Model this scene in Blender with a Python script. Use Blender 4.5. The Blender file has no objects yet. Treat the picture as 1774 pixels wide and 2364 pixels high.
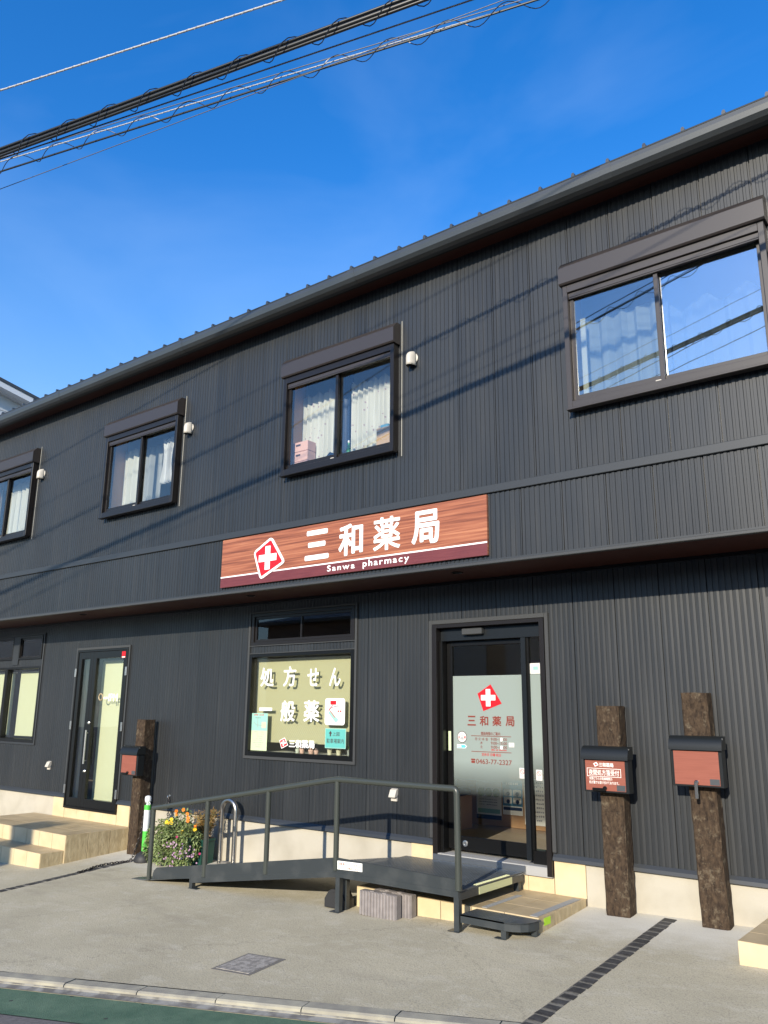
import bpy, bmesh, math, random
from mathutils import Vector, Matrix
random.seed(7)
rad = math.radians

# ------------------------------------------------------------------ camera, sky, sun, exposure
scene = bpy.context.scene
YAW, PITCH, ROLL, FPX = 0.664167844, 0.239865764, 0.009381870, 1876.08
IMW, IMH = 1774.0, 2364.0
CAM = Vector((0.0, -6.9, 1.545))
FWD = Vector((-math.sin(YAW)*math.cos(PITCH), math.cos(YAW)*math.cos(PITCH), math.sin(PITCH)))
_r = Vector((math.cos(YAW), math.sin(YAW), 0)); _u = _r.cross(FWD)
RIGHT = _r*math.cos(ROLL) + _u*math.sin(ROLL)
UP = -_r*math.sin(ROLL) + _u*math.cos(ROLL)
cd = bpy.data.cameras.new('camera'); cam = bpy.data.objects.new('camera', cd)
scene.collection.objects.link(cam)
cd.sensor_fit = 'VERTICAL'; cd.sensor_height = 24.0; cd.lens = FPX/IMH*24.0
cd.clip_start = 0.05; cd.clip_end = 600
mw = Matrix((RIGHT, UP, -FWD)).transposed().to_4x4(); mw.translation = CAM
cam.matrix_world = mw
scene.camera = cam

SUN_TRAVEL = Vector((-0.228, 1.0, -0.39)).normalized()
sun_to = -SUN_TRAVEL
EL = math.asin(sun_to.z); AZ = math.atan2(sun_to.x, sun_to.y)
world = bpy.data.worlds.new('World'); scene.world = world; world.use_nodes = True
wt = world.node_tree; wt.nodes.clear()
sky = wt.nodes.new('ShaderNodeTexSky'); sky.sky_type = 'NISHITA'; sky.sun_disc = False
sky.sun_elevation = EL; sky.sun_rotation = AZ; sky.altitude = 50
sky.air_density = 1.0; sky.dust_density = 0.35; sky.ozone_density = 3.0
hs = wt.nodes.new('ShaderNodeHueSaturation'); hs.inputs['Hue'].default_value = 0.509; hs.inputs['Saturation'].default_value = 1.34; hs.inputs['Value'].default_value = 1.52
# thin veil of high cloud, very faint, all over the dome
tc = wt.nodes.new('ShaderNodeTexCoord'); mp = wt.nodes.new('ShaderNodeMapping')
mp.inputs['Scale'].default_value = (1.0, 1.6, 2.6); mp.inputs['Rotation'].default_value = (0.3, 0.5, 0.9); mp.inputs['Location'].default_value = (3.1, 0.7, 0.2)
nz = wt.nodes.new('ShaderNodeTexNoise'); nz.inputs['Scale'].default_value = 1.9; nz.inputs['Detail'].default_value = 5; nz.inputs['Distortion'].default_value = 0.6
rp = wt.nodes.new('ShaderNodeMapRange'); rp.inputs[1].default_value = 0.50; rp.inputs[2].default_value = 0.85; rp.inputs[3].default_value = 0.0; rp.inputs[4].default_value = 0.10
mx = wt.nodes.new('ShaderNodeMixRGB'); mx.inputs[2].default_value = (5.2, 6.6, 8.6, 1)
bg = wt.nodes.new('ShaderNodeBackground'); bg.inputs['Strength'].default_value = 0.14
ow = wt.nodes.new('ShaderNodeOutputWorld')
L = wt.links.new
L(sky.outputs[0], hs.inputs['Color']); L(tc.outputs['Generated'], mp.inputs[0]); L(mp.outputs[0], nz.inputs['Vector'])
L(nz.outputs['Fac'], rp.inputs[0]); L(rp.outputs[0], mx.inputs[0]); L(hs.outputs[0], mx.inputs[1])
# the air pales towards the horizon, the same all round
sx = wt.nodes.new('ShaderNodeSeparateXYZ'); hz = wt.nodes.new('ShaderNodeMapRange'); hz.interpolation_type = 'SMOOTHSTEP'
hz.inputs[1].default_value = 0.62; hz.inputs[2].default_value = 0.12; hz.inputs[3].default_value = 0.0; hz.inputs[4].default_value = 0.55
m3 = wt.nodes.new('ShaderNodeMixRGB'); m3.inputs[2].default_value = (2.6, 3.9, 5.4, 1)
L(tc.outputs['Generated'], sx.inputs[0]); L(sx.outputs[2], hz.inputs[0]); L(hz.outputs[0], m3.inputs[0]); L(mx.outputs[0], m3.inputs[1])
L(m3.outputs[0], bg.inputs['Color']); L(bg.outputs[0], ow.inputs['Surface'])

sl = bpy.data.lights.new('sun', 'SUN'); sl.energy = 4.9; sl.angle = rad(0.53); sl.color = (1.0, 0.91, 0.76)
so = bpy.data.objects.new('sun', sl); scene.collection.objects.link(so)
so.rotation_euler = SUN_TRAVEL.to_track_quat('-Z', 'Y').to_euler(); so.location = (4, -20, 12)

vs = scene.view_settings
vs.view_transform = 'Standard'; vs.look = 'None'; vs.gamma = 1.0; vs.exposure = 0.45; vs.use_curve_mapping = False
scene.cycles.max_bounces = 8; scene.cycles.transparent_max_bounces = 16
scene.cycles.sample_clamp_indirect = 6.0

# ------------------------------------------------------------------ pixel to place helpers
def ray(px, py):
    return RIGHT*((px-IMW/2)/FPX) - UP*((py-IMH/2)/FPX) + FWD
def PY(px, py, y):                     # where the line of sight meets the plane Y = y
    d = ray(px, py); return CAM + d*((y-CAM.y)/d.y)
def crop(ox, oy, s):
    return lambda x, y: (ox+x/s, oy+y/s)
GA, GB = 0.0305, 0.060
def gz(x, y):                          # the forecourt falls to the left and to the street
    return GA*(max(-22, min(8, x))+2) + GB*max(-14, min(0.2, y))

# ------------------------------------------------------------------ materials
MATS = {}
def nodes_of(name):
    m = bpy.data.materials.new(name); m.use_nodes = True; MATS[name] = m
    nt = m.node_tree; nt.nodes.clear()
    out = nt.nodes.new('ShaderNodeOutputMaterial')
    return m, nt, out
def N(nt, t, **kw):
    n = nt.nodes.new(t)
    for k, v in kw.items(): setattr(n, k, v)
    return n
def mat(name, col, rough=0.5, metal=0.0, col2=None, scale=4.0, stretch=(1, 1, 1), lo=0.35, hi=0.65, bump=0.0, bscale=60.0,
        bstretch=(1, 1, 1), spec=0.5, rnd=0.0, detail=6, rvar=0.0):
    m, nt, out = nodes_of(name)
    b = N(nt, 'ShaderNodeBsdfPrincipled')
    b.inputs['Roughness'].default_value = rough; b.inputs['Metallic'].default_value = metal
    b.inputs['Specular IOR Level'].default_value = spec
    nt.links.new(b.outputs[0], out.inputs[0])
    geo = N(nt, 'ShaderNodeNewGeometry')
    c = (*col, 1)
    b.inputs['Base Color'].default_value = c
    last = None
    if col2 is not None:
        mp = N(nt, 'ShaderNodeMapping'); mp.inputs['Scale'].default_value = stretch
        nz = N(nt, 'ShaderNodeTexNoise'); nz.inputs['Scale'].default_value = scale; nz.inputs['Detail'].default_value = detail
        mr = N(nt, 'ShaderNodeMapRange'); mr.inputs[1].default_value = lo; mr.inputs[2].default_value = hi
        mx = N(nt, 'ShaderNodeMixRGB'); mx.inputs[1].default_value = c; mx.inputs[2].default_value = (*col2, 1)
        nt.links.new(geo.outputs['Position'], mp.inputs[0]); nt.links.new(mp.outputs[0], nz.inputs['Vector'])
        nt.links.new(nz.outputs['Fac'], mr.inputs[0]); nt.links.new(mr.outputs[0], mx.inputs[0])
        last = mx.outputs[0]
        if rvar:
            m2 = N(nt, 'ShaderNodeMapRange'); m2.inputs[3].default_value = rough-rvar; m2.inputs[4].default_value = rough+rvar
            nt.links.new(nz.outputs['Fac'], m2.inputs[0]); nt.links.new(m2.outputs[0], b.inputs['Roughness'])
    if rnd:
        oi = N(nt, 'ShaderNodeObjectInfo'); h = N(nt, 'ShaderNodeHueSaturation')
        mr = N(nt, 'ShaderNodeMapRange'); mr.inputs[3].default_value = 1-rnd; mr.inputs[4].default_value = 1+rnd
        nt.links.new(oi.outputs['Random'], mr.inputs[0]); nt.links.new(mr.outputs[0], h.inputs['Value'])
        if last is None: h.inputs['Color'].default_value = c
        else: nt.links.new(last, h.inputs['Color'])
        last = h.outputs[0]
    if last is not None: nt.links.new(last, b.inputs['Base Color'])
    if bump:
        mp = N(nt, 'ShaderNodeMapping'); mp.inputs['Scale'].default_value = bstretch
        nz = N(nt, 'ShaderNodeTexNoise'); nz.inputs['Scale'].default_value = bscale; nz.inputs['Detail'].default_value = 5
        bp = N(nt, 'ShaderNodeBump'); bp.inputs['Strength'].default_value = bump; bp.inputs['Distance'].default_value = 0.01
        nt.links.new(geo.outputs['Position'], mp.inputs[0]); nt.links.new(mp.outputs[0], nz.inputs['Vector'])
        nt.links.new(nz.outputs['Fac'], bp.inputs['Height']); nt.links.new(bp.outputs[0], b.inputs['Normal'])
    return m
def glass(name, base, tint=(0.93, 0.97, 0.95), wires=False, wav=0.0):
    m, nt, out = nodes_of(name)
    tr = N(nt, 'ShaderNodeBsdfTransparent'); tr.inputs[0].default_value = (*tint, 1)
    gl = N(nt, 'ShaderNodeBsdfGlossy'); gl.inputs['Roughness'].default_value = 0.005; gl.inputs[0].default_value = (0.95, 0.97, 1, 1)
    lw_ = N(nt, 'ShaderNodeLayerWeight'); pw_ = N(nt, 'ShaderNodeMath', operation='POWER'); pw_.inputs[1].default_value = 5.0
    mr = N(nt, 'ShaderNodeMapRange'); mr.inputs[3].default_value = base; mr.inputs[4].default_value = 1.0
    mx = N(nt, 'ShaderNodeMixShader')
    nt.links.new(lw_.outputs['Facing'], pw_.inputs[0]); nt.links.new(pw_.outputs[0], mr.inputs[0]); nt.links.new(mr.outputs[0], mx.inputs[0])
    nt.links.new(tr.outputs[0], mx.inputs[1]); nt.links.new(gl.outputs[0], mx.inputs[2])
    last = mx
    geo = N(nt, 'ShaderNodeNewGeometry')
    if wav:
        nz = N(nt, 'ShaderNodeTexNoise'); nz.inputs['Scale'].default_value = 2.2; nz.inputs['Detail'].default_value = 1
        bp = N(nt, 'ShaderNodeBump'); bp.inputs['Strength'].default_value = wav; bp.inputs['Distance'].default_value = 0.02
        nt.links.new(geo.outputs['Position'], nz.inputs['Vector']); nt.links.new(nz.outputs['Fac'], bp.inputs['Height'])
        nt.links.new(bp.outputs[0], gl.inputs['Normal'])
    if wires:                                     # steel wires cast into the pane, running diagonally
        mp = N(nt, 'ShaderNodeMapping'); mp.inputs['Rotation'].default_value = (0, rad(38), 0)
        wv = N(nt, 'ShaderNodeTexWave', wave_type='BANDS', bands_direction='X'); wv.inputs['Scale'].default_value = 12.5
        gt = N(nt, 'ShaderNodeMath', operation='GREATER_THAN'); gt.inputs[1].default_value = 0.90
        ml = N(nt, 'ShaderNodeMath', operation='MULTIPLY'); ml.inputs[1].default_value = 0.12
        df = N(nt, 'ShaderNodeBsdfDiffuse'); df.inputs[0].default_value = (0.30, 0.30, 0.26, 1)
        m2 = N(nt, 'ShaderNodeMixShader')
        nt.links.new(geo.outputs['Position'], mp.inputs[0]); nt.links.new(mp.outputs[0], wv.inputs['Vector'])
        nt.links.new(wv.outputs['Fac'], gt.inputs[0]); nt.links.new(gt.outputs[0], ml.inputs[0]); nt.links.new(ml.outputs[0], m2.inputs[0])
        nt.links.new(mx.outputs[0], m2.inputs[1]); nt.links.new(df.outputs[0], m2.inputs[2]); last = m2
    nt.links.new(last.outputs[0], out.inputs[0])
    return m
def film(name, col, z_full, z_clear):             # frosted film that fades to clear towards its lower edge
    m, nt, out = nodes_of(name)
    geo = N(nt, 'ShaderNodeNewGeometry'); sp = N(nt, 'ShaderNodeSeparateXYZ'); mr = N(nt, 'ShaderNodeMapRange')
    mr.inputs[1].default_value = z_clear; mr.inputs[2].default_value = z_full; mr.inputs[3].default_value = 0.0; mr.inputs[4].default_value = 0.90
    d = N(nt, 'ShaderNodeBsdfDiffuse'); d.inputs[0].default_value = (*col, 1)
    t = N(nt, 'ShaderNodeBsdfTranslucent'); t.inputs[0].default_value = (*col, 1)
    a = N(nt, 'ShaderNodeMixShader'); a.inputs[0].default_value = 0.45
    tr = N(nt, 'ShaderNodeBsdfTransparent'); b = N(nt, 'ShaderNodeMixShader')
    k = nt.links.new
    k(geo.outputs['Position'], sp.inputs[0]); k(sp.outputs[2], mr.inputs[0]); k(mr.outputs[0], b.inputs[0])
    k(d.outputs[0], a.inputs[1]); k(t.outputs[0], a.inputs[2]); k(tr.outputs[0], b.inputs[1]); k(a.outputs[0], b.inputs[2]); k(b.outputs[0], out.inputs[0])
    return m
def cloth(name, col, trans=0.4, clear=0.0, col2=None, scale=30):
    m, nt, out = nodes_of(name); k = nt.links.new
    d = N(nt, 'ShaderNodeBsdfDiffuse'); t = N(nt, 'ShaderNodeBsdfTranslucent'); a = N(nt, 'ShaderNodeMixShader'); a.inputs[0].default_value = trans
    for n in (d, t): n.inputs[0].default_value = (*col, 1)
    if col2:
        geo = N(nt, 'ShaderNodeNewGeometry'); vz = N(nt, 'ShaderNodeTexVoronoi'); vz.inputs['Scale'].default_value = scale
        lt = N(nt, 'ShaderNodeMath', operation='LESS_THAN'); lt.inputs[1].default_value = 0.16
        mx = N(nt, 'ShaderNodeMixRGB'); mx.inputs[1].default_value = (*col, 1); mx.inputs[2].default_value = (*col2, 1)
        k(geo.outputs['Position'], vz.inputs['Vector']); k(vz.outputs['Distance'], lt.inputs[0]); k(lt.outputs[0], mx.inputs[0]); k(mx.outputs[0], d.inputs[0])
    k(d.outputs[0], a.inputs[1]); k(t.outputs[0], a.inputs[2]); last = a
    if clear:
        tr = N(nt, 'ShaderNodeBsdfTransparent'); b = N(nt, 'ShaderNodeMixShader'); b.inputs[0].default_value = clear
        k(a.outputs[0], b.inputs[1]); k(tr.outputs[0], b.inputs[2]); last = b
    k(last.outputs[0], out.inputs[0]); return m

def siding_paint():
    m, nt, out = nodes_of('siding'); k = nt.links.new
    b = N(nt, 'ShaderNodeBsdfPrincipled'); b.inputs['Specular IOR Level'].default_value = 0.6
    geo = N(nt, 'ShaderNodeNewGeometry'); oi = N(nt, 'ShaderNodeObjectInfo')
    def noise(sc, st, det=5):
        mp = N(nt, 'ShaderNodeMapping'); mp.inputs['Scale'].default_value = st
        n = N(nt, 'ShaderNodeTexNoise'); n.inputs['Scale'].default_value = sc; n.inputs['Detail'].default_value = det
        k(geo.outputs['Position'], mp.inputs[0]); k(mp.outputs[0], n.inputs['Vector']); return n.outputs['Fac']
    def rng(v, lo, hi, a, c):
        r = N(nt, 'ShaderNodeMapRange'); r.inputs[1].default_value = lo; r.inputs[2].default_value = hi; r.inputs[3].default_value = a; r.inputs[4].default_value = c; k(v, r.inputs[0]); return r.outputs[0]
    def mix(f, a, col):
        x = N(nt, 'ShaderNodeMixRGB'); k(f, x.inputs[0]); x.inputs[2].default_value = col
        if isinstance(a, tuple): x.inputs[1].default_value = a
        else: k(a, x.inputs[1])
        return x.outputs[0]
    c = mix(rng(noise(1.1, (1, 1, 0.5)), 0.38, 0.66, 0, 1), (0.0145, 0.0165, 0.0185, 1), (0.019, 0.021, 0.023, 1))
    c = mix(rng(noise(9, (3.2, 1, 0.10), 6), 0.52, 0.78, 0, 0.55), c, (0.040, 0.040, 0.038, 1))       # rain streaks
    c = mix(rng(noise(40, (1, 1, 1), 3), 0.66, 0.80, 0, 0.35), c, (0.058, 0.056, 0.050, 1))           # dust specks
    h = N(nt, 'ShaderNodeHueSaturation'); k(rng(oi.outputs['Random'], 0, 1, 0.88, 1.12), h.inputs['Value']); k(c, h.inputs['Color']); k(h.outputs[0], b.inputs['Base Color'])
    k(rng(noise(3, (1, 1, 0.3)), 0.3, 0.7, 0.38, 0.47), b.inputs['Roughness']); k(b.outputs[0], out.inputs[0])
siding_paint()
mat('flashing', (0.024, 0.027, 0.030), 0.45, spec=0.6)
mat('flashing_light', (0.046, 0.047, 0.047), 0.42)
mat('door_frame', (0.008, 0.010, 0.012), 0.34, spec=0.4)
mat('gutter', (0.026, 0.030, 0.032), 0.40, col2=(0.032, 0.036, 0.038), scale=3, spec=0.9)
mat('roof', (0.05, 0.055, 0.06), 0.45)
mat('soffit', (0.060, 0.014, 0.007), 0.5, col2=(0.034, 0.008, 0.004), scale=6, stretch=(1.5, 22, 1))
mat('bronze', (0.011, 0.009, 0.0085), 0.34, spec=0.4)
mat('black_metal', (0.005, 0.005, 0.005), 0.32, spec=0.35)
mat('shutter_bronze', (0.030, 0.024, 0.022), 0.42, spec=0.65)
mat('alu', (0.62, 0.62, 0.60), 0.32, 1.0)
mat('steel', (0.42, 0.40, 0.37), 0.30, 1.0, bump=0.05, bscale=90)
mat('caulk', (0.34, 0.33, 0.29), 0.6)
mat('beige_plastic', (0.50, 0.465, 0.40), 0.45)
mat('interior_wall', (0.58, 0.54, 0.46), 0.8)
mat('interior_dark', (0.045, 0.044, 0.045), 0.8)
mat('interior_floor', (0.40, 0.33, 0.25), 0.35, col2=(0.29, 0.23, 0.17), scale=5, stretch=(2, 14, 1))
mat('foundation', (0.42, 0.387, 0.315), 0.85, col2=(0.335, 0.305, 0.24), scale=2.6, lo=0.42, hi=0.72, bump=0.12, bscale=120)
mat('tile_cream', (0.61, 0.50, 0.31), 0.42, col2=(0.54, 0.43, 0.255), scale=5, rnd=0.05, bump=0.04, bscale=40)
mat('tile_tan', (0.47, 0.365, 0.215), 0.5, col2=(0.365, 0.28, 0.16), scale=4, rnd=0.07, bump=0.10, bscale=45)
mat('tile_slate', (0.52, 0.42, 0.25), 0.55, col2=(0.40, 0.31, 0.175), scale=9, stretch=(1, 2.2, 1), rnd=0.06, bump=0.45, bscale=22, bstretch=(1, 2, 1))
mat('grout', (0.13, 0.105, 0.08), 0.9)
mat('grip_strip', (0.30, 0.30, 0.285), 0.9, bump=0.3, bscale=300)
mat('ramp_paint', (0.031, 0.037, 0.040), 0.40, col2=(0.050, 0.055, 0.056), scale=7, lo=0.5, hi=0.75, spec=0.5, rvar=0.1, bump=0.03, bscale=70)
mat('rail_paint', (0.044, 0.050, 0.043), 0.34, spec=0.5)
mat('deck_paint', (0.050, 0.058, 0.062), 0.33, col2=(0.070, 0.078, 0.082), scale=6, spec=0.6)
mat('rust_dirt', (0.20, 0.15, 0.10), 0.9)
mat('glow_strip', (0.62, 0.62, 0.33), 0.5)
mat('white_print', (0.86, 0.84, 0.78), 0.5)
mat('white_card', (0.60, 0.59, 0.56), 0.5)
mat('white_letter', (0.88, 0.87, 0.84), 0.45)
mat('red_print', (0.56, 0.006, 0.012), 0.42)
mat('brown_print', (0.20, 0.032, 0.018), 0.5)
mat('red_text', (0.50, 0.02, 0.02), 0.5)
mat('maroon', (0.115, 0.022, 0.026), 0.45, col2=(0.15, 0.033, 0.035), scale=4, stretch=(1, 1, 24))
mat('dark_print', (0.05, 0.03, 0.03), 0.6)
mat('grey_print', (0.30, 0.30, 0.31), 0.6)
mat('teal', (0.10, 0.40, 0.36), 0.55)
mat('teal_pale', (0.27, 0.52, 0.44), 0.55)
mat('pale_green_paper', (0.52, 0.60, 0.38), 0.6)
mat('cyan_tag', (0.10, 0.45, 0.62), 0.5)
mat('blue_poster', (0.08, 0.24, 0.36), 0.5)
mat('navy', (0.015, 0.035, 0.085), 0.5)
mat('neon', (0.45, 0.75, 0.03), 0.5)
mat('box_black', (0.010, 0.012, 0.013), 0.40, spec=0.35, bump=0.03, bscale=200)
mat('box_panel', (0.27, 0.085, 0.055), 0.42, col2=(0.225, 0.068, 0.044), scale=5, stretch=(1, 1, 26), lo=0.3, hi=0.7)
mat('name_plate', (0.06, 0.065, 0.07), 0.4)
mat('rubber', (0.020, 0.020, 0.021), 0.6, bump=0.05, bscale=80)
mat('bollard_green', (0.08, 0.50, 0.06), 0.42)
mat('bollard_white', (0.72, 0.74, 0.74), 0.35)
mat('chain_metal', (0.04, 0.035, 0.035), 0.4, 0.6)
mat('pot_green', (0.010, 0.055, 0.042), 0.42)
mat('soil', (0.05, 0.035, 0.025), 0.95)
mat('flower_yellow', (0.80, 0.55, 0.02), 0.6)
mat('flower_orange', (0.85, 0.25, 0.02), 0.6)
mat('flower_pink', (0.42, 0.26, 0.38), 0.6)
mat('flower_magenta', (0.40, 0.02, 0.12), 0.6)
mat('block_concrete', (0.26, 0.235, 0.225), 0.9, col2=(0.20, 0.18, 0.175), scale=14, bump=0.25, bscale=160)
mat('paver', (0.026, 0.025, 0.024), 0.8, col2=(0.055, 0.053, 0.05), scale=18, bump=0.35, bscale=90, rnd=0.25)
mat('sett_mortar', (0.12, 0.112, 0.095), 0.95, col2=(0.20, 0.185, 0.15), scale=25)
mat('kerb', (0.36, 0.335, 0.255), 0.9, col2=(0.25, 0.232, 0.19), scale=7, bump=0.2, bscale=120, rnd=0.05)
mat('gutter_strip', (0.25, 0.245, 0.225), 0.9, col2=(0.12, 0.115, 0.105), scale=9, bump=0.25, bscale=110, lo=0.42, hi=0.6)
mat('asphalt', (0.16, 0.145, 0.14), 0.9, col2=(0.115, 0.105, 0.10), scale=30, bump=0.35, bscale=220)
mat('iron', (0.20, 0.185, 0.165), 0.75, col2=(0.34, 0.315, 0.28), scale=26, bump=0.45, bscale=130, lo=0.4, hi=0.6)
mat('iron_frame', (0.16, 0.148, 0.13), 0.75, bump=0.2, bscale=150)
mat('cable_black', (0.016, 0.017, 0.017), 0.38, spec=0.6)
mat('wire_grey', (0.40, 0.41, 0.42), 0.6)
mat('wire_mid', (0.12, 0.12, 0.125), 0.4)
mat('house_white', (0.56, 0.60, 0.64), 0.7, col2=(0.50, 0.54, 0.58), scale=1.2)
mat('house_trim', (0.66, 0.68, 0.70), 0.6)
mat('far_brown', (0.22, 0.115, 0.08), 0.7)
mat('far_grey', (0.34, 0.335, 0.32), 0.7, col2=(0.27, 0.265, 0.255), scale=1.5, stretch=(0.2, 1, 9))
mat('box_pink', (0.60, 0.36, 0.30), 0.8)
mat('box_kraft', (0.42, 0.28, 0.16), 0.8)
mat('bottle_green', (0.03, 0.26, 0.09), 0.2)
mat('wood_light', (0.46, 0.27, 0.13), 0.5, col2=(0.40, 0.22, 0.10), scale=4, stretch=(2, 2, 0.4))
mat('grey_cushion', (0.10, 0.11, 0.11), 0.8)
mat('mat_green', (0.03, 0.055, 0.045), 0.95)
mat('pot_cream', (0.62, 0.55, 0.40), 0.6)
mat('leaf_mix', (0.075, 0.12, 0.03), 0.55, col2=(0.20, 0.25, 0.085), scale=42, lo=0.4, hi=0.6)
mat('leaf_pale', (0.30, 0.35, 0.15), 0.55, col2=(0.13, 0.19, 0.055), scale=38, lo=0.35, hi=0.65)
mat('leaf_dry', (0.30, 0.19, 0.055), 0.6, col2=(0.16, 0.085, 0.022), scale=45, lo=0.4, hi=0.62)
mat('stem', (0.13, 0.15, 0.05), 0.7)
glass('glass_up', 0.075, tint=(0.97, 0.98, 0.97), wav=0.02); glass('glass_blue', 0.44, wav=0.03); glass('glass_blue_dim', 0.20, wav=0.03)
glass('glass_shop', 0.045, tint=(0.985, 0.995, 0.985)); glass('glass_wired', 0.02, tint=(0.95, 0.98, 0.95), wires=True); glass('glass_dark', 0.05, tint=(0.55, 0.55, 0.55))
film('frost', (0.46, 0.54, 0.50), 1.08, 0.76); film('frost_side', (0.46, 0.54, 0.50), 1.25, 0.80)
cloth('curtain_white', (0.68, 0.68, 0.60), 0.30); cloth('curtain_print', (0.70, 0.70, 0.63), 0.30, col2=(0.42, 0.30, 0.34), scale=14)
cloth('curtain_lace', (0.55, 0.58, 0.62), 0.3, clear=0.45); cloth('curtain_grey', (0.34, 0.36, 0.36), 0.25)
cloth('blind_khaki', (0.49, 0.435, 0.285), 0.15); cloth('blind_green', (0.58, 0.60, 0.40), 0.2); cloth('garment', (0.62, 0.62, 0.60), 0.1)

def wood_sign():
    m, nt, out = nodes_of('sign_wood'); k = nt.links.new
    b = N(nt, 'ShaderNodeBsdfPrincipled'); b.inputs['Roughness'].default_value = 0.42
    geo = N(nt, 'ShaderNodeNewGeometry'); mp = N(nt, 'ShaderNodeMapping'); mp.inputs['Scale'].default_value = (0.8, 1, 34)
    n1 = N(nt, 'ShaderNodeTexNoise'); n1.inputs['Scale'].default_value = 1.5; n1.inputs['Detail'].default_value = 9; n1.inputs['Distortion'].default_value = 0.35
    cr = N(nt, 'ShaderNodeValToRGB'); e = cr.color_ramp.elements
    e[0].position = 0.30; e[0].color = (0.12, 0.032, 0.015, 1); e[1].position = 0.74; e[1].color = (0.44, 0.18, 0.09, 1)
    x = cr.color_ramp.elements.new(0.52); x.color = (0.30, 0.098, 0.047, 1)
    k(geo.outputs['Position'], mp.inputs[0]); k(mp.outputs[0], n1.inputs['Vector']); k(n1.outputs['Fac'], cr.inputs[0]); k(cr.outputs[0], b.inputs['Base Color']); k(b.outputs[0], out.inputs[0])
wood_sign()
def sleeper():
    m, nt, out = nodes_of('sleeper'); k = nt.links.new
    b = N(nt, 'ShaderNodeBsdfPrincipled'); b.inputs['Roughness'].default_value = 0.85; b.inputs['Specular IOR Level'].default_value = 0.25
    geo = N(nt, 'ShaderNodeNewGeometry')
    mp = N(nt, 'ShaderNodeMapping'); mp.inputs['Scale'].default_value = (1, 1, 0.42)
    n1 = N(nt, 'ShaderNodeTexNoise'); n1.inputs['Scale'].default_value = 42; n1.inputs['Detail'].default_value = 10; n1.inputs['Roughness'].default_value = 0.68
    n2 = N(nt, 'ShaderNodeTexNoise'); n2.inputs['Scale'].default_value = 15; n2.inputs['Detail'].default_value = 9; n2.inputs['Roughness'].default_value = 0.75
    cr = N(nt, 'ShaderNodeValToRGB'); e = cr.color_ramp.elements
    e[0].position = 0.32; e[0].color = (0.016, 0.010, 0.007, 1); e[1].position = 0.78; e[1].color = (0.105, 0.070, 0.042, 1)
    c2 = N(nt, 'ShaderNodeMapRange'); c2.inputs[1].default_value = 0.54; c2.inputs[2].default_value = 0.74
    mx = N(nt, 'ShaderNodeMixRGB'); mx.inputs[2].default_value = (0.20, 0.162, 0.108, 1)
    bp = N(nt, 'ShaderNodeBump'); bp.inputs['Strength'].default_value = 0.9; bp.inputs['Distance'].default_value = 0.016
    k(geo.outputs['Position'], mp.inputs[0]); k(mp.outputs[0], n1.inputs['Vector']); k(geo.outputs['Position'], n2.inputs['Vector'])
    k(n1.outputs['Fac'], cr.inputs[0]); k(n2.outputs['Fac'], c2.inputs[0]); k(cr.outputs[0], mx.inputs[1]); k(c2.outputs[0], mx.inputs[0])
    k(mx.outputs[0], b.inputs['Base Color']); k(n1.outputs['Fac'], bp.inputs['Height']); k(bp.outputs[0], b.inputs['Normal']); k(b.outputs[0], out.inputs[0])
sleeper()
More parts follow.
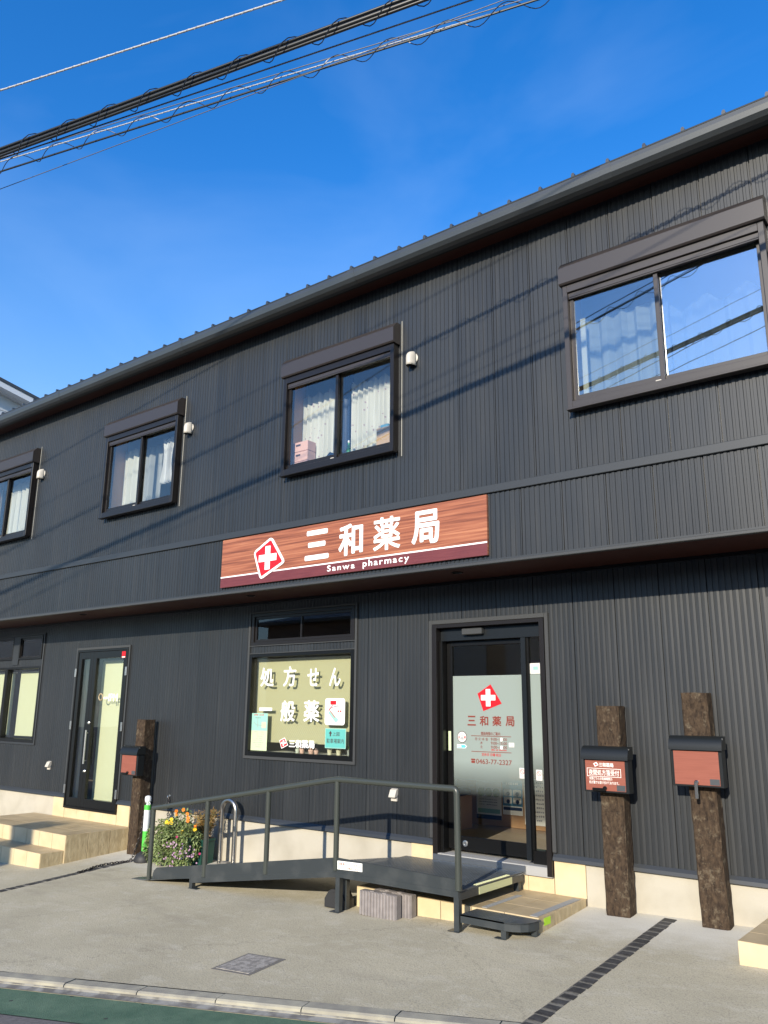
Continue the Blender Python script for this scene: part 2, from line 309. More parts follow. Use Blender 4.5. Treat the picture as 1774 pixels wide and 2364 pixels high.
def concrete_yard():
    m, nt, out = nodes_of('yard'); k = nt.links.new
    b = N(nt, 'ShaderNodeBsdfPrincipled'); b.inputs['Roughness'].default_value = 0.9; b.inputs['Specular IOR Level'].default_value = 0.3
    geo = N(nt, 'ShaderNodeNewGeometry')
    def noise(sc, det=6, st=(1, 1, 1), rough=0.55):
        mp = N(nt, 'ShaderNodeMapping'); mp.inputs['Scale'].default_value = st
        n = N(nt, 'ShaderNodeTexNoise'); n.inputs['Scale'].default_value = sc; n.inputs['Detail'].default_value = det; n.inputs['Roughness'].default_value = rough
        k(geo.outputs['Position'], mp.inputs[0]); k(mp.outputs[0], n.inputs['Vector']); return n
    def rng(n, lo, hi, a=0.0, c=1.0):
        r = N(nt, 'ShaderNodeMapRange'); r.inputs[1].default_value = lo; r.inputs[2].default_value = hi; r.inputs[3].default_value = a; r.inputs[4].default_value = c
        k(n, r.inputs[0]); return r.outputs[0]
    def mix(fac, a, col):
        x = N(nt, 'ShaderNodeMixRGB'); k(fac, x.inputs[0])
        if isinstance(a, tuple): x.inputs[1].default_value = a
        else: k(a, x.inputs[1])
        x.inputs[2].default_value = col; return x.outputs[0]
    big = noise(0.8, 7); mid = noise(4.5, 8, (1, 1.6, 1), 0.65); fin = noise(95, 4); pit = noise(60, 2)
    c = mix(rng(big.outputs['Fac'], 0.36, 0.66), (0.48, 0.432, 0.308, 1), (0.37, 0.332, 0.232, 1))
    c = mix(rng(mid.outputs['Fac'], 0.50, 0.72, 0, 0.6), c, (0.54, 0.50, 0.39, 1))
    c = mix(rng(fin.outputs['Fac'], 0.50, 0.66, 0, 0.6), c, (0.22, 0.20, 0.165, 1))
    stn = noise(1.7, 9, (0.5, 1.5, 1), 0.7); c = mix(rng(stn.outputs['Fac'], 0.56, 0.74, 0, 0.42), c, (0.20, 0.178, 0.14, 1))
    grit = noise(260, 2); c = mix(rng(grit.outputs['Fac'], 0.58, 0.70, 0, 0.34), c, (0.12, 0.108, 0.09, 1)); c = mix(rng(grit.outputs['Fac'], 0.40, 0.30, 0, 0.4), c, (0.66, 0.61, 0.52, 1))
    # newer, paler concrete in the strip poured along the wall
    sp = N(nt, 'ShaderNodeSeparateXYZ'); k(geo.outputs['Position'], sp.inputs[0])
    ad = N(nt, 'ShaderNodeMath', operation='MULTIPLY_ADD'); k(mid.outputs['Fac'], ad.inputs[0]); ad.inputs[1].default_value = 0.7; k(sp.outputs[1], ad.inputs[2])
    c = mix(rng(ad.outputs[0], -0.55, 0.05, 0, 0.75), c, (0.60, 0.575, 0.50, 1))
    # hairline cracks
    vz = N(nt, 'ShaderNodeTexVoronoi', feature='DISTANCE_TO_EDGE'); vz.inputs['Scale'].default_value = 0.21
    dm = N(nt, 'ShaderNodeMixRGB', blend_type='ADD'); dm.inputs[0].default_value = 0.25; k(geo.outputs['Position'], dm.inputs[1]); k(mid.outputs['Color'], dm.inputs[2]); k(dm.outputs[0], vz.inputs['Vector'])
    c = mix(rng(vz.outputs['Distance'], 0.0, 0.0014, 0.30, 0.0), c, (0.10, 0.09, 0.075, 1))
    k(c, b.inputs['Base Color'])
    bp = N(nt, 'ShaderNodeBump'); bp.inputs['Strength'].default_value = 0.35; bp.inputs['Distance'].default_value = 0.006
    sm = N(nt, 'ShaderNodeMath', operation='ADD'); k(fin.outputs['Fac'], sm.inputs[0]); k(pit.outputs['Fac'], sm.inputs[1]); k(sm.outputs[0], bp.inputs['Height'])
    k(bp.outputs[0], b.inputs['Normal']); k(b.outputs[0], out.inputs[0])
concrete_yard()
def green_road():
    m, nt, out = nodes_of('green_road'); k = nt.links.new
    b = N(nt, 'ShaderNodeBsdfPrincipled'); b.inputs['Roughness'].default_value = 0.9
    geo = N(nt, 'ShaderNodeNewGeometry')
    n = N(nt, 'ShaderNodeTexNoise'); n.inputs['Scale'].default_value = 3.2; n.inputs['Detail'].default_value = 9; n.inputs['Roughness'].default_value = 0.7
    f = N(nt, 'ShaderNodeTexNoise'); f.inputs['Scale'].default_value = 130; f.inputs['Detail'].default_value = 3
    vz = N(nt, 'ShaderNodeTexVoronoi'); vz.inputs['Scale'].default_value = 5.5
    cr = N(nt, 'ShaderNodeValToRGB'); e = cr.color_ramp.elements
    e[0].position = 0.35; e[0].color = (0.048, 0.112, 0.066, 1); e[1].position = 0.68; e[1].color = (0.11, 0.185, 0.115, 1)
    lt = N(nt, 'ShaderNodeMath', operation='LESS_THAN'); lt.inputs[1].default_value = 0.085
    mx = N(nt, 'ShaderNodeMixRGB'); mx.inputs[2].default_value = (0.03, 0.038, 0.032, 1)
    m2 = N(nt, 'ShaderNodeMixRGB'); m2.inputs[2].default_value = (0.05, 0.06, 0.05, 1)
    mr = N(nt, 'ShaderNodeMapRange'); mr.inputs[1].default_value = 0.55; mr.inputs[2].default_value = 0.68; mr.inputs[4].default_value = 0.6
    bp = N(nt, 'ShaderNodeBump'); bp.inputs['Strength'].default_value = 0.5; bp.inputs['Distance'].default_value = 0.008
    for x in (n, f, vz): k(geo.outputs['Position'], x.inputs['Vector'])
    k(n.outputs['Fac'], cr.inputs[0]); k(cr.outputs[0], mx.inputs[1]); k(vz.outputs['Distance'], lt.inputs[0]); k(lt.outputs[0], mx.inputs[0])
    k(mx.outputs[0], m2.inputs[1]); k(f.outputs['Fac'], mr.inputs[0]); k(mr.outputs[0], m2.inputs[0]); k(m2.outputs[0], b.inputs['Base Color'])
    k(f.outputs['Fac'], bp.inputs['Height']); k(bp.outputs[0], b.inputs['Normal']); k(b.outputs[0], out.inputs[0])
green_road()

# ------------------------------------------------------------------ mesh builder
COL = scene.collection
WL = {}                                             # world position of each object's origin
class MB:
    def __init__(s): s.v = []; s.f = []
    def add(s, vs, fs):
        o = len(s.v); s.v += [tuple(v) for v in vs]; s.f += [tuple(i+o for i in f) for f in fs]; return s
    def box(s, x0, x1, y0, y1, z0, z1, c=0.0):
        x0, x1 = sorted((x0, x1)); y0, y1 = sorted((y0, y1)); z0, z1 = sorted((z0, z1))
        if c <= 0:
            vs = [(x, y, z) for x in (x0, x1) for y in (y0, y1) for z in (z0, z1)]
            return s.add(vs, [(0, 1, 3, 2), (4, 6, 7, 5), (0, 4, 5, 1), (2, 3, 7, 6), (0, 2, 6, 4), (1, 5, 7, 3)])
        bm = bmesh.new(); bmesh.ops.create_cube(bm, size=1)
        for v in bm.verts: v.co = Vector(((x0+x1)/2+v.co.x*(x1-x0), (y0+y1)/2+v.co.y*(y1-y0), (z0+z1)/2+v.co.z*(z1-z0)))
        bmesh.ops.bevel(bm, geom=bm.edges[:], offset=c, segments=1, affect='EDGES', profile=0.5)
        bm.verts.index_update()
        s.add([v.co.copy() for v in bm.verts], [[v.index for v in f.verts] for f in bm.faces]); bm.free(); return s
    def prism(s, poly, axis, a, b):                 # poly in the two other axes (in x,y,z order), closed between a and b
        def mk(p, t):
            if axis == 'x': return (t, p[0], p[1])
            if axis == 'y': return (p[0], t, p[1])
            return (p[0], p[1], t)
        n = len(poly); vs = [mk(p, a) for p in poly]+[mk(p, b) for p in poly]
        fs = [tuple(range(n)), tuple(range(2*n-1, n-1, -1))]+[(i, i+n, (i+1) % n+n, (i+1) % n) for i in range(n)]
        return s.add(vs, fs)
    def tube(s, pts, r, n=8, cap=True):
        pts = [Vector(p) for p in pts]; k = len(pts); o = len(s.v); prev = None
        for i, p in enumerate(pts):
            t = (pts[min(i+1, k-1)]-pts[max(i-1, 0)]).normalized()
            if prev is None:
                a = t.orthogonal().normalized()
            else:
                a = (prev-t*prev.dot(t)).normalized()
            prev = a; b = t.cross(a); rr = r[i] if isinstance(r, (list, tuple)) else r
            for j in range(n):
                w = 2*math.pi*j/n; s.v.append(tuple(p+(a*math.cos(w)+b*math.sin(w))*rr))
        for i in range(k-1):
            for j in range(n): s.f.append((o+i*n+j, o+i*n+(j+1) % n, o+(i+1)*n+(j+1) % n, o+(i+1)*n+j))
        if cap: s.f.append(tuple(o+j for j in range(n-1, -1, -1))); s.f.append(tuple(o+(k-1)*n+j for j in range(n)))
        return s
    def lathe(s, prof, c, n=20, axis='z'):
        o = len(s.v); k = len(prof)
        for r, h in prof:
            for j in range(n):
                w = 2*math.pi*j/n; a, b = r*math.cos(w), r*math.sin(w)
                s.v.append((c[0]+a, c[1]+b, c[2]+h) if axis == 'z' else (c[0]+a, c[1]+h, c[2]+b))
        for i in range(k-1):
            for j in range(n): s.f.append((o+i*n+j, o+i*n+(j+1) % n, o+(i+1)*n+(j+1) % n, o+(i+1)*n+j))
        s.f.append(tuple(o+j for j in range(n-1, -1, -1))); s.f.append(tuple(o+(k-1)*n+j for j in range(n)))
        return s
    def mesh(s, name, m, origin, smooth=False):
        me = bpy.data.meshes.new(name); ox, oy, oz = origin
        me.from_pydata([(x-ox, y-oy, z-oz) for x, y, z in s.v], [], s.f); me.update()
        bm = bmesh.new(); bm.from_mesh(me); bmesh.ops.recalc_face_normals(bm, faces=bm.faces[:]); bm.to_mesh(me); bm.free()
        if m: me.materials.append(MATS[m])
        if smooth:
            for p in me.polygons: p.use_smooth = True
            try: me.set_sharp_from_angle(angle=rad(38))
            except Exception: pass
        return me
    def build(s, name, m, parent=None, smooth=False, origin=None):
        if origin is None:
            xs, ys, zs = zip(*s.v); origin = ((min(xs)+max(xs))/2, (min(ys)+max(ys))/2, min(zs))
        o = put(name, s.mesh(name, m, origin, smooth), origin, parent)
        if name in ('small_print', 'heading'): o['kind'] = 'stuff'
        return o
def put(name, me, origin, parent=None):
    o = bpy.data.objects.new(name, me); COL.objects.link(o); WL[o.name] = Vector(origin)
    if parent is not None:
        o.parent = parent; o.location = Vector(origin)-WL[parent.name]
    else: o.location = origin
    return o
def thing(name, label, cat, loc, group=None):
    o = bpy.data.objects.new(name, None); COL.objects.link(o); o.location = loc; WL[o.name] = Vector(loc); o.empty_display_size = 0.1
    return tag(o, label, cat, group)
def tag(o, label, cat, group=None):
    o['label'] = label; o['category'] = cat
    if group: o['group'] = group
    return o
def struct(o): o['kind'] = 'structure'; return o
def stuff(o): o['kind'] = 'stuff'; return o
def shade(o):
    for p in o.data.polygons: p.use_smooth = True
    return o

# lettering: flat glyphs fitted to a rectangle on a wall plane
TXT = {}
def glyph(s, bold):
    key = (s, bold)
    if key not in TXT:
        cu = bpy.data.curves.new('glyph', 'FONT'); cu.body = s; cu.size = 1; cu.offset = bold; cu.fill_mode = 'FRONT'; cu.resolution_u = 4
        ob = bpy.data.objects.new('glyph', cu); COL.objects.link(ob)
        dg = bpy.context.evaluated_depsgraph_get(); ev = ob.evaluated_get(dg)
        me = ev.to_mesh(); vs = [v.co.copy() for v in me.vertices]; fs = [tuple(p.vertices) for p in me.polygons]; ev.to_mesh_clear()
        bpy.data.objects.remove(ob); bpy.data.curves.remove(cu)
        TXT[key] = (vs, fs)
    return TXT[key]
def letters(s, x0, x1, z0, z1, y, m, parent, bold=0.0, thick=0.004, name='lettering'):
    vs, fs = glyph(s, 0.0)
    if not vs: return None
    ax, bx = min(v.x for v in vs), max(v.x for v in vs); ay, by = min(v.y for v in vs), max(v.y for v in vs)
    k_ = min((x1-x0)/max(bx-ax, 0.3), (z1-z0)/max(by-ay, 0.3)); r = bold*k_     # stroke thickening
    x0 += r; x1 -= r; z0 += r; z1 -= r; n = len(vs)
    cnt = {}
    for t in fs:
        for i in range(len(t)):
            e = (t[i], t[(i+1) % len(t)]); cnt.setdefault(tuple(sorted(e)), []).append(e)
    side = [e[0] for e in cnt.values() if len(e) == 1]
    nd_ = 0 if bold <= 0 else (12 if thick > 0.003 else 8)
    offs = [(0, 0)]+[(r*math.cos(2*math.pi*i/nd_), r*math.sin(2*math.pi*i/nd_)) for i in range(nd_)]
    M_ = MB(); st_ = min(0.00012, thick/40)
    for q, (ox, oz) in enumerate(offs):
        def f(v, yy): return (x0+(v.x-ax)/max(bx-ax, 1e-6)*(x1-x0)+ox, yy, z0+(v.y-ay)/max(by-ay, 1e-6)*(z1-z0)+oz)
        yf = y-thick+st_*q
        M_.add([f(v, yf) for v in vs], fs)
        if thick > 0.003: M_.add([f(v, yf) for v in vs]+[f(v, y) for v in vs], [(a, b, b+n, a+n) for a, b in side])
    org = ((x0+x1)/2, y, z0)
    me = bpy.data.meshes.new(name); me.from_pydata([(a-org[0], b-org[1], c-org[2]) for a, b, c in M_.v], [], M_.f); me.materials.append(MATS[m])
    return put(name, me, org, parent)
def word(s, x0, x1, z0, z1, y, m, parent, bold, thick, gap=0.16):      # a word in Latin letters, each letter its own piece
    bb = []
    for ch in s:
        vs, _ = glyph(ch, 0.0); bb.append((min(v.x for v in vs), max(v.x for v in vs), min(v.y for v in vs), max(v.y for v in vs)))
    lo, hi = min(b[2] for b in bb), max(b[3] for b in bb); tot = sum(b[1]-b[0] for b in bb)+gap*(len(s)-1); kx = (x1-x0)/tot; kz = (z1-z0)/(hi-lo); x = x0
    for ch, b in zip(s, bb):
        w = (b[1]-b[0])*kx; letters(ch, x, x+w, z0+(b[2]-lo)*kz, z0+(b[3]-lo)*kz, y, m, parent, bold, thick, 'letter'); x += w+gap*kx
def quadlogo(name, pts, y, m, parent, t=0.004):      # a four-cornered plate on a wall plane
    return MB().prism(pts, 'y', y-t, y).build(name, m, parent)
def inset(pts, k):
    c = [sum(p[i] for p in pts)/4 for i in (0, 1)]
    return [(c[0]+(p[0]-c[0])*k, c[1]+(p[1]-c[1])*k) for p in pts]
def cross(cx, cz, w, h, bar, y, m, parent, t=0.004, name='white_cross'):
    a, b, c = w/2, h/2, bar/2
    return MB().prism([(-c+cx, -b+cz), (c+cx, -b+cz), (c+cx, -c+cz), (a+cx, -c+cz), (a+cx, c+cz), (c+cx, c+cz), (c+cx, b+cz), (-c+cx, b+cz), (-c+cx, c+cz), (-a+cx, c+cz), (-a+cx, -c+cz), (-c+cx, -c+cz)], 'y', y-t, y).build(name, m, parent)
def rrect(x0, x1, z0, z1, r, n=4):
    out = []
    for cx, cz, a0 in ((x1-r, z1-r, 0), (x0+r, z1-r, 90), (x0+r, z0+r, 180), (x1-r, z0+r, 270)):
        for i in range(n+1):
            a = rad(a0+90*i/n); out.append((cx+r*math.cos(a), cz+r*math.sin(a)))
    return out
def disc(cx, cz, r, n=24): return [(cx+r*math.cos(2*math.pi*i/n), cz+r*math.sin(2*math.pi*i/n)) for i in range(n)]
def bars(rows, y, t=0.001):                           # rows of tiny unreadable print, as short strokes
    b = MB()
    for (x0, x1, z, h, n) in rows:
        w = (x1-x0)/n
        for i in range(n):
            if random.random() < 0.12: continue
            b.box(x0+i*w, x0+i*w+w*random.uniform(0.5, 0.8), y-t, y, z-h/2, z+h/2*random.uniform(0.3, 1))
    return b

# ------------------------------------------------------------------ ground, kerb, road
K0 = Vector((-4.72, -2.98)); KU = Vector((0.9613, 0.2756)); KN = Vector((0.2756, -0.9613))
def glin(x, y): return GA*(x+2)+GB*y
def kp(s, d, dz=0.0):
    p = K0+KU*s+KN*d; e = K0+KU*s+KN*0.12
    return (p.x, p.y, glin(e.x, e.y)+dz)
def strip(name, d0, d1, z0, z1, s0, s1, m, n=20):
    b = MB(); v = []
    for i in range(n+1):
        s = s0+(s1-s0)*i/n; v += [kp(s, d0, z0), kp(s, d1, z1)]
    b.add(v, [(2*i, 2*i+1, 2*i+3, 2*i+2) for i in range(n)])
    return struct(b.build(name, m))
strip('road', 0.60, 11.0, -0.046, -0.03, -26, 16, 'asphalt')
strip('green_lane', 0.175, 0.60, -0.044, -0.042, -26, 16, 'green_road')
strip('gutter_strip', 0.10, 0.175, -0.030, -0.040, -26, 16, 'gutter_strip')
struct(MB().add([(-160, -160, -2.4), (160, -160, -2.4), (160, 160, -2.4), (-160, 160, -2.4)], [(0, 1, 2, 3)]).build('ground', 'asphalt'))
b = MB(); v = []
xs = [-22, -16, -12, -9, -6, -3, 0, 3]
for x in xs:
    yk = K0.y+(x-K0.x)*KU.y/KU.x
    v += [(x, 0.06, glin(x, 0.06)), (x, yk, glin(x, yk))]
b.add(v, [(2*i, 2*i+1, 2*i+3, 2*i+2) for i in range(len(xs)-1)])
forecourt = struct(b.build('pavement', 'yard'))
# kerb stones, 0.6 m each
kerb = struct(MB().add([kp(-13, 0.004, -0.07), kp(-13, 0.118, -0.07), kp(8, 0.118, -0.07), kp(8, 0.004, -0.07), kp(-13, 0.004, -0.02), kp(-13, 0.118, -0.02), kp(8, 0.118, -0.02), kp(8, 0.004, -0.02)], [(0, 1, 2, 3), (4, 5, 6, 7), (0, 1, 5, 4), (1, 2, 6, 5), (2, 3, 7, 6), (3, 0, 4, 7)]).build('kerb', 'gutter_strip'))
KS = 0.612; off = -0.29
for i in range(-15, 13):
    a, c = off+i*KS+0.004, off+(i+1)*KS-0.004
    j = random.uniform(-0.003, 0.003)
    b = MB(); pr = [(0.0, -0.08), (0.0, 0.003+j), (0.100, 0.003+j), (0.114, -0.006+j), (0.126, -0.08)]
    vv = [kp(a, d, z) for d, z in pr]+[kp(c, d, z) for d, z in pr]
    b.add(vv, [(0, 1, 2, 3, 4), (9, 8, 7, 6, 5)]+[(q, q+5, (q+1) % 5+5, (q+1) % 5) for q in range(5)])
    b.build('kerb_stone', 'kerb', kerb)
# rows of black setts across the forecourt
def setts(x, y0, y1, w):
    MB().add([(x-w*.56, y0, glin(x, y0)+.0012), (x+w*.56, y0, glin(x, y0)+.0012), (x+w*.56, y1-.05, glin(x, y1-.05)+.0012), (x-w*.56, y1-.05, glin(x, y1-.05)+.0012)], [(0, 1, 2, 3)]).build('sett_mortar', 'sett_mortar', forecourt)
    y = y0
    while y > y1:
        l = random.uniform(0.090, 0.102); g = 0.0025; dx = random.uniform(-0.006, 0.006); ww = w*random.uniform(0.93, 1.06)
        z = glin(x, y-l/2); sk = random.uniform(-0.008, 0.008)
        b = MB(); t = 0.0025+random.uniform(0, .002)
        b.add([(x-ww/2+dx, y, z-0.05), (x+ww/2+dx, y+sk, z-0.05), (x+ww/2+dx, y-l+sk, z-0.05), (x-ww/2+dx, y-l, z-0.05),
               (x-ww/2+dx+.003, y-.002, z+t), (x+ww/2+dx-.003, y+sk-.002, z+t), (x+ww/2+dx-.003, y-l+sk+.002, z+t), (x-ww/2+dx+.003, y-l+.002, z+t)],
              [(3, 2, 1, 0), (4, 5, 6, 7), (0, 1, 5, 4), (1, 2, 6, 5), (2, 3, 7, 6), (3, 0, 4, 7)])
        b.build('sett', 'paver', forecourt); y -= l+g
setts(-2.475, -0.04, -2.36, 0.10); setts(-8.84, -0.30, -3.95, 0.10)

# ------------------------------------------------------------------ the pharmacy building
BLD = thing('pharmacy_building', 'long two storey dark grey ribbed metal building with overhanging upper floor', 'building', (-6.5, 0, -0.25))
XL, XR = -16.0, 1.6
UY = -0.73
WIN = [(-13.155, -11.59), (-9.678, -8.113), (-6.22, -4.655), (-2.785, -1.12)]
WZ0, WZ1 = 4.055, 5.435
def siding(x0, x1, z0, z1, y, start, pw, openings, rib):
    k0 = math.floor((x0-start)/pw); x = start+k0*pw; rp_ = pw/8
    while x < x1-1e-4:
        pts = []
        for i in range(8): pts += [(x+(i+u)*rp_, d) for u, d in rib]
        pts[-1] = (x+pw-0.010, pts[-1][1]); pts += [(x+pw-0.0095, 0.022), (x+pw-0.0005, 0.022), (x+pw, rib[0][1])]
        cuts = sorted({e for (a, c, d, f) in openings for e in (a, c) if pts[0][0] < e < pts[-1][0]}|{e for e in (x0, x1) if pts[0][0] < e < pts[-1][0]})
        for c_ in cuts:
            for i in range(len(pts)-1):
                if pts[i][0] < c_ < pts[i+1][0]:
                    t = (c_-pts[i][0])/(pts[i+1][0]-pts[i][0]); pts.insert(i+1, (c_, pts[i][1]+t*(pts[i+1][1]-pts[i][1]))); break
        pieces = []; prev = []                       # each connected piece of the panel is its own sheet
        for (a, da), (c_, dc) in zip(pts, pts[1:]):
            m_ = (a+c_)/2
            if m_ < x0 or m_ > x1: prev = []; continue
            iv = [(z0, z1)]
            for (ox0, ox1, oz0, oz1) in openings:
                if ox0 < m_ < ox1:
                    nv = []
                    for p, q in iv:
                        if oz1 <= p or oz0 >= q: nv.append((p, q)); continue
                        if oz0 > p: nv.append((p, oz0))
                        if oz1 < q: nv.append((oz1, q))
                    iv = [(p, q) for p, q in nv if q-p > 1e-4]
            cur = []
            for p, q in iv:
                hit = next((k for (pp, qq, k) in prev if abs(pp-p) < 1e-6 and abs(qq-q) < 1e-6), None)
                if hit is None: hit = len(pieces); pieces.append(MB())
                pieces[hit].add([(a, y+da, p), (c_, y+dc, p), (c_, y+dc, q), (a, y+da, q)], [(0, 1, 2, 3)]); cur.append((p, q, hit))
            prev = cur
        for b in pieces:
            xs_, ys_, zs_ = zip(*b.v); org = ((min(xs_)+max(xs_))/2, y, min(zs_))
            me = bpy.data.meshes.new('siding_panel'); me.from_pydata([(p-org[0], q-org[1], r-org[2]) for p, q, r in b.v], [], b.f); me.materials.append(MATS['siding'])
            bm = bmesh.new(); bm.from_mesh(me); bmesh.ops.remove_doubles(bm, verts=bm.verts[:], dist=1e-5); bm.to_mesh(me); bm.free()
            put('siding_panel', me, org, BLD)
        x += pw
RIB_UP = [(0.0, 0.0), (0.50, 0.0), (0.57, 0.0058), (0.93, 0.0058)]
RIB_LOW = [(0.0, 0.0012), (0.40, 0.0), (0.80, 0.0012), (0.86, 0.0055), (0.95, 0.0055)]
siding(XL, XR, 3.53, 5.965, UY, -3.142, 0.391, [(a+.02, c-.02, WZ0+.02, 5.25) for a, c in WIN], RIB_UP)
siding(XL, XR, 2.855, 3.465, UY, -3.30, 0.391, [], RIB_UP)
GOP = [(-7.43, -5.80, 1.035, 2.185), (-7.42, -5.795, 2.31, 2.69), (-4.745, -3.492, 0.10, 2.40), (-11.155, -9.90, 0.10, 2.375),
       (-14.24, -12.175, 1.03, 2.165), (-12.885, -12.195, 2.295, 2.655), (-13.78, -13.07, 2.295, 2.655), (-1.515, -0.255, 0.10, 2.40)]
siding(XL, XR, 0.33, 2.835, 0.0, -7.60, 0.400, GOP, RIB_LOW)
def part(name, m, x0, x1, y0, y1, z0, z1, c=0.0, parent=None): return MB().box(x0, x1, y0, y1, z0, z1, c).build(name, m, parent or BLD)
part('band_flashing', 'flashing', XL, XR, UY-0.022, UY+0.03, 3.462, 3.535, 0.004)
part('fascia_flashing', 'flashing_light', XL, XR, UY-0.024, UY+0.03, 2.815, 2.842, 0.004)
part('fascia_flashing', 'flashing', XL, XR, UY-0.012, UY+0.028, 2.8425, 2.858)
part('overhang_soffit', 'soffit', XL, XR, UY+0.031, -0.001, 2.828, 2.86)
part('soffit_trim', 'black_metal', XL, XR, -0.032, -0.0015, 2.800, 2.827)
for x in (-13.75, -10.417, -6.992, -4.154, -0.8):
    d = MB().lathe([(0.055, 0.0), (0.055, -0.006), (0.042, -0.008), (0.038, 0.0)], (x, -0.46, 2.827), 20).build('downlight', 'black_metal', BLD)
# floor slabs and inside walls, so every window looks into a room
part('upper_floor', 'interior_dark', XL, XR, UY+0.06, 7.2, 2.90, 3.30)
part('ground_floor', 'interior_floor', XL+0.02, XR-0.02, 0.20, 7.0, 0.10, 0.235)
part('back_wall', 'siding', XL, XR, 7.2, 7.35, -0.3, 6.6)
part('end_wall', 'siding', XL-0.1, XL, UY+0.03, 7.35, -0.6, 5.95); part('end_wall', 'siding', XR, XR+0.1, UY+0.03, 7.35, -0.3, 5.95)
part('upper_ceiling', 'interior_wall', XL, XR, UY+0.06, 7.19, 5.86, 5.93)
part('ground_ceiling', 'interior_wall', XL, XR, 0.03, 7.19, 2.835, 2.895)
for x in (-10.9, -7.3, -3.7): part('partition', 'interior_wall', x-0.05, x+0.05, UY+0.06, 7.19, 3.301, 5.859)
for x in (-8.9, -2.6): part('partition', 'interior_wall', x-0.05, x+0.05, 0.07, 7.19, 0.236, 2.834)
part('room_wall', 'interior_dark', XL+0.01, XR-0.01, 2.4, 2.46, 3.301, 5.859)
part('room_wall', 'interior_dark', XL+0.01, -8.96, 2.4, 2.46, 0.236, 2.834)
part('room_wall', 'interior_wall', -8.84, -2.66, 3.4, 3.46, 0.236, 2.834)
# foundation and its flashing
FS = [(XL, -11.46), (-9.62, -5.02), (-3.196, -1.72), (-0.38, XR)]
for a, c in FS: part('foundation_wall', 'foundation', a, c, 0.012, 0.19, -1.2, 0.30)
for a, c in ((XL, -11.16), (-9.895, -4.75), (-3.487, -1.52), (-0.25, XR)):
    MB().prism([(-0.030, 0.298), (0.02, 0.298), (0.02, 0.352), (-0.004, 0.352), (-0.022, 0.325)], 'x', a, c).build('base_flashing', 'flashing', BLD)
# eaves
part('eaves_soffit', 'soffit', XL-0.3, XR+0.3, -0.90, UY+0.02, 5.945, 5.962)
part('fascia_board', 'black_metal', XL-0.3, XR+0.3, -0.93, -0.901, 5.925, 6.06)
g = [(-1.066, 6.052), (-1.068, 6.005), (-1.058, 5.960), (-1.030, 5.928), (-0.990, 5.912), (-0.94, 5.912), (-0.94, 5.918), (-0.990, 5.918), (-1.026, 5.934), (-1.052, 5.964), (-1.061, 6.005), (-1.059, 6.052)]
MB().prism(g, 'x', XL-0.3, XR+0.3).build('gutter', 'gutter', BLD)
MB().tube([(XL-0.3, -1.063, 6.052), (XR+0.3, -1.063, 6.052)], 0.009, 8).build('gutter_bead', 'gutter', BLD)
gj = [(p-0.003 if i < 5 else p, q-(0.003 if 2 < i < 6 else 0)) for i, (p, q) in enumerate(g)]
for x in (-10.67, -7.86, -5.045, -2.231, 0.58): MB().prism(gj, 'x', x-0.045, x+0.045).build('gutter_joint', 'gutter', BLD)
roof = MB().prism([(-1.01, 6.075), (-1.01, 6.055), (7.5, 6.90), (7.5, 6.94)], 'x', XL-0.35, XR+0.35).build('roof', 'roof', BLD)
rm = MB(); prof = [(-0.015, 0), (-0.015, 0.036), (-0.008, 0.054), (0.008, 0.054), (0.015, 0.036), (0.015, 0)]
vv = [(p, 0.0, q) for p, q in prof]+[(p, 8.4, q+0.855) for p, q in prof]
rm.add(vv, [(0, 1, 2, 3, 4, 5), (11, 10, 9, 8, 7, 6)]+[(i, i+6, (i+1) % 6+6, (i+1) % 6) for i in range(6)])
rme = rm.mesh('roof_seam', 'gutter', (0, 0, 0))
x = -0.956+0.3165*8
while x > XL-0.2: put('roof_seam', rme, (x, -1.035, 6.066), roof); x -= 0.3165

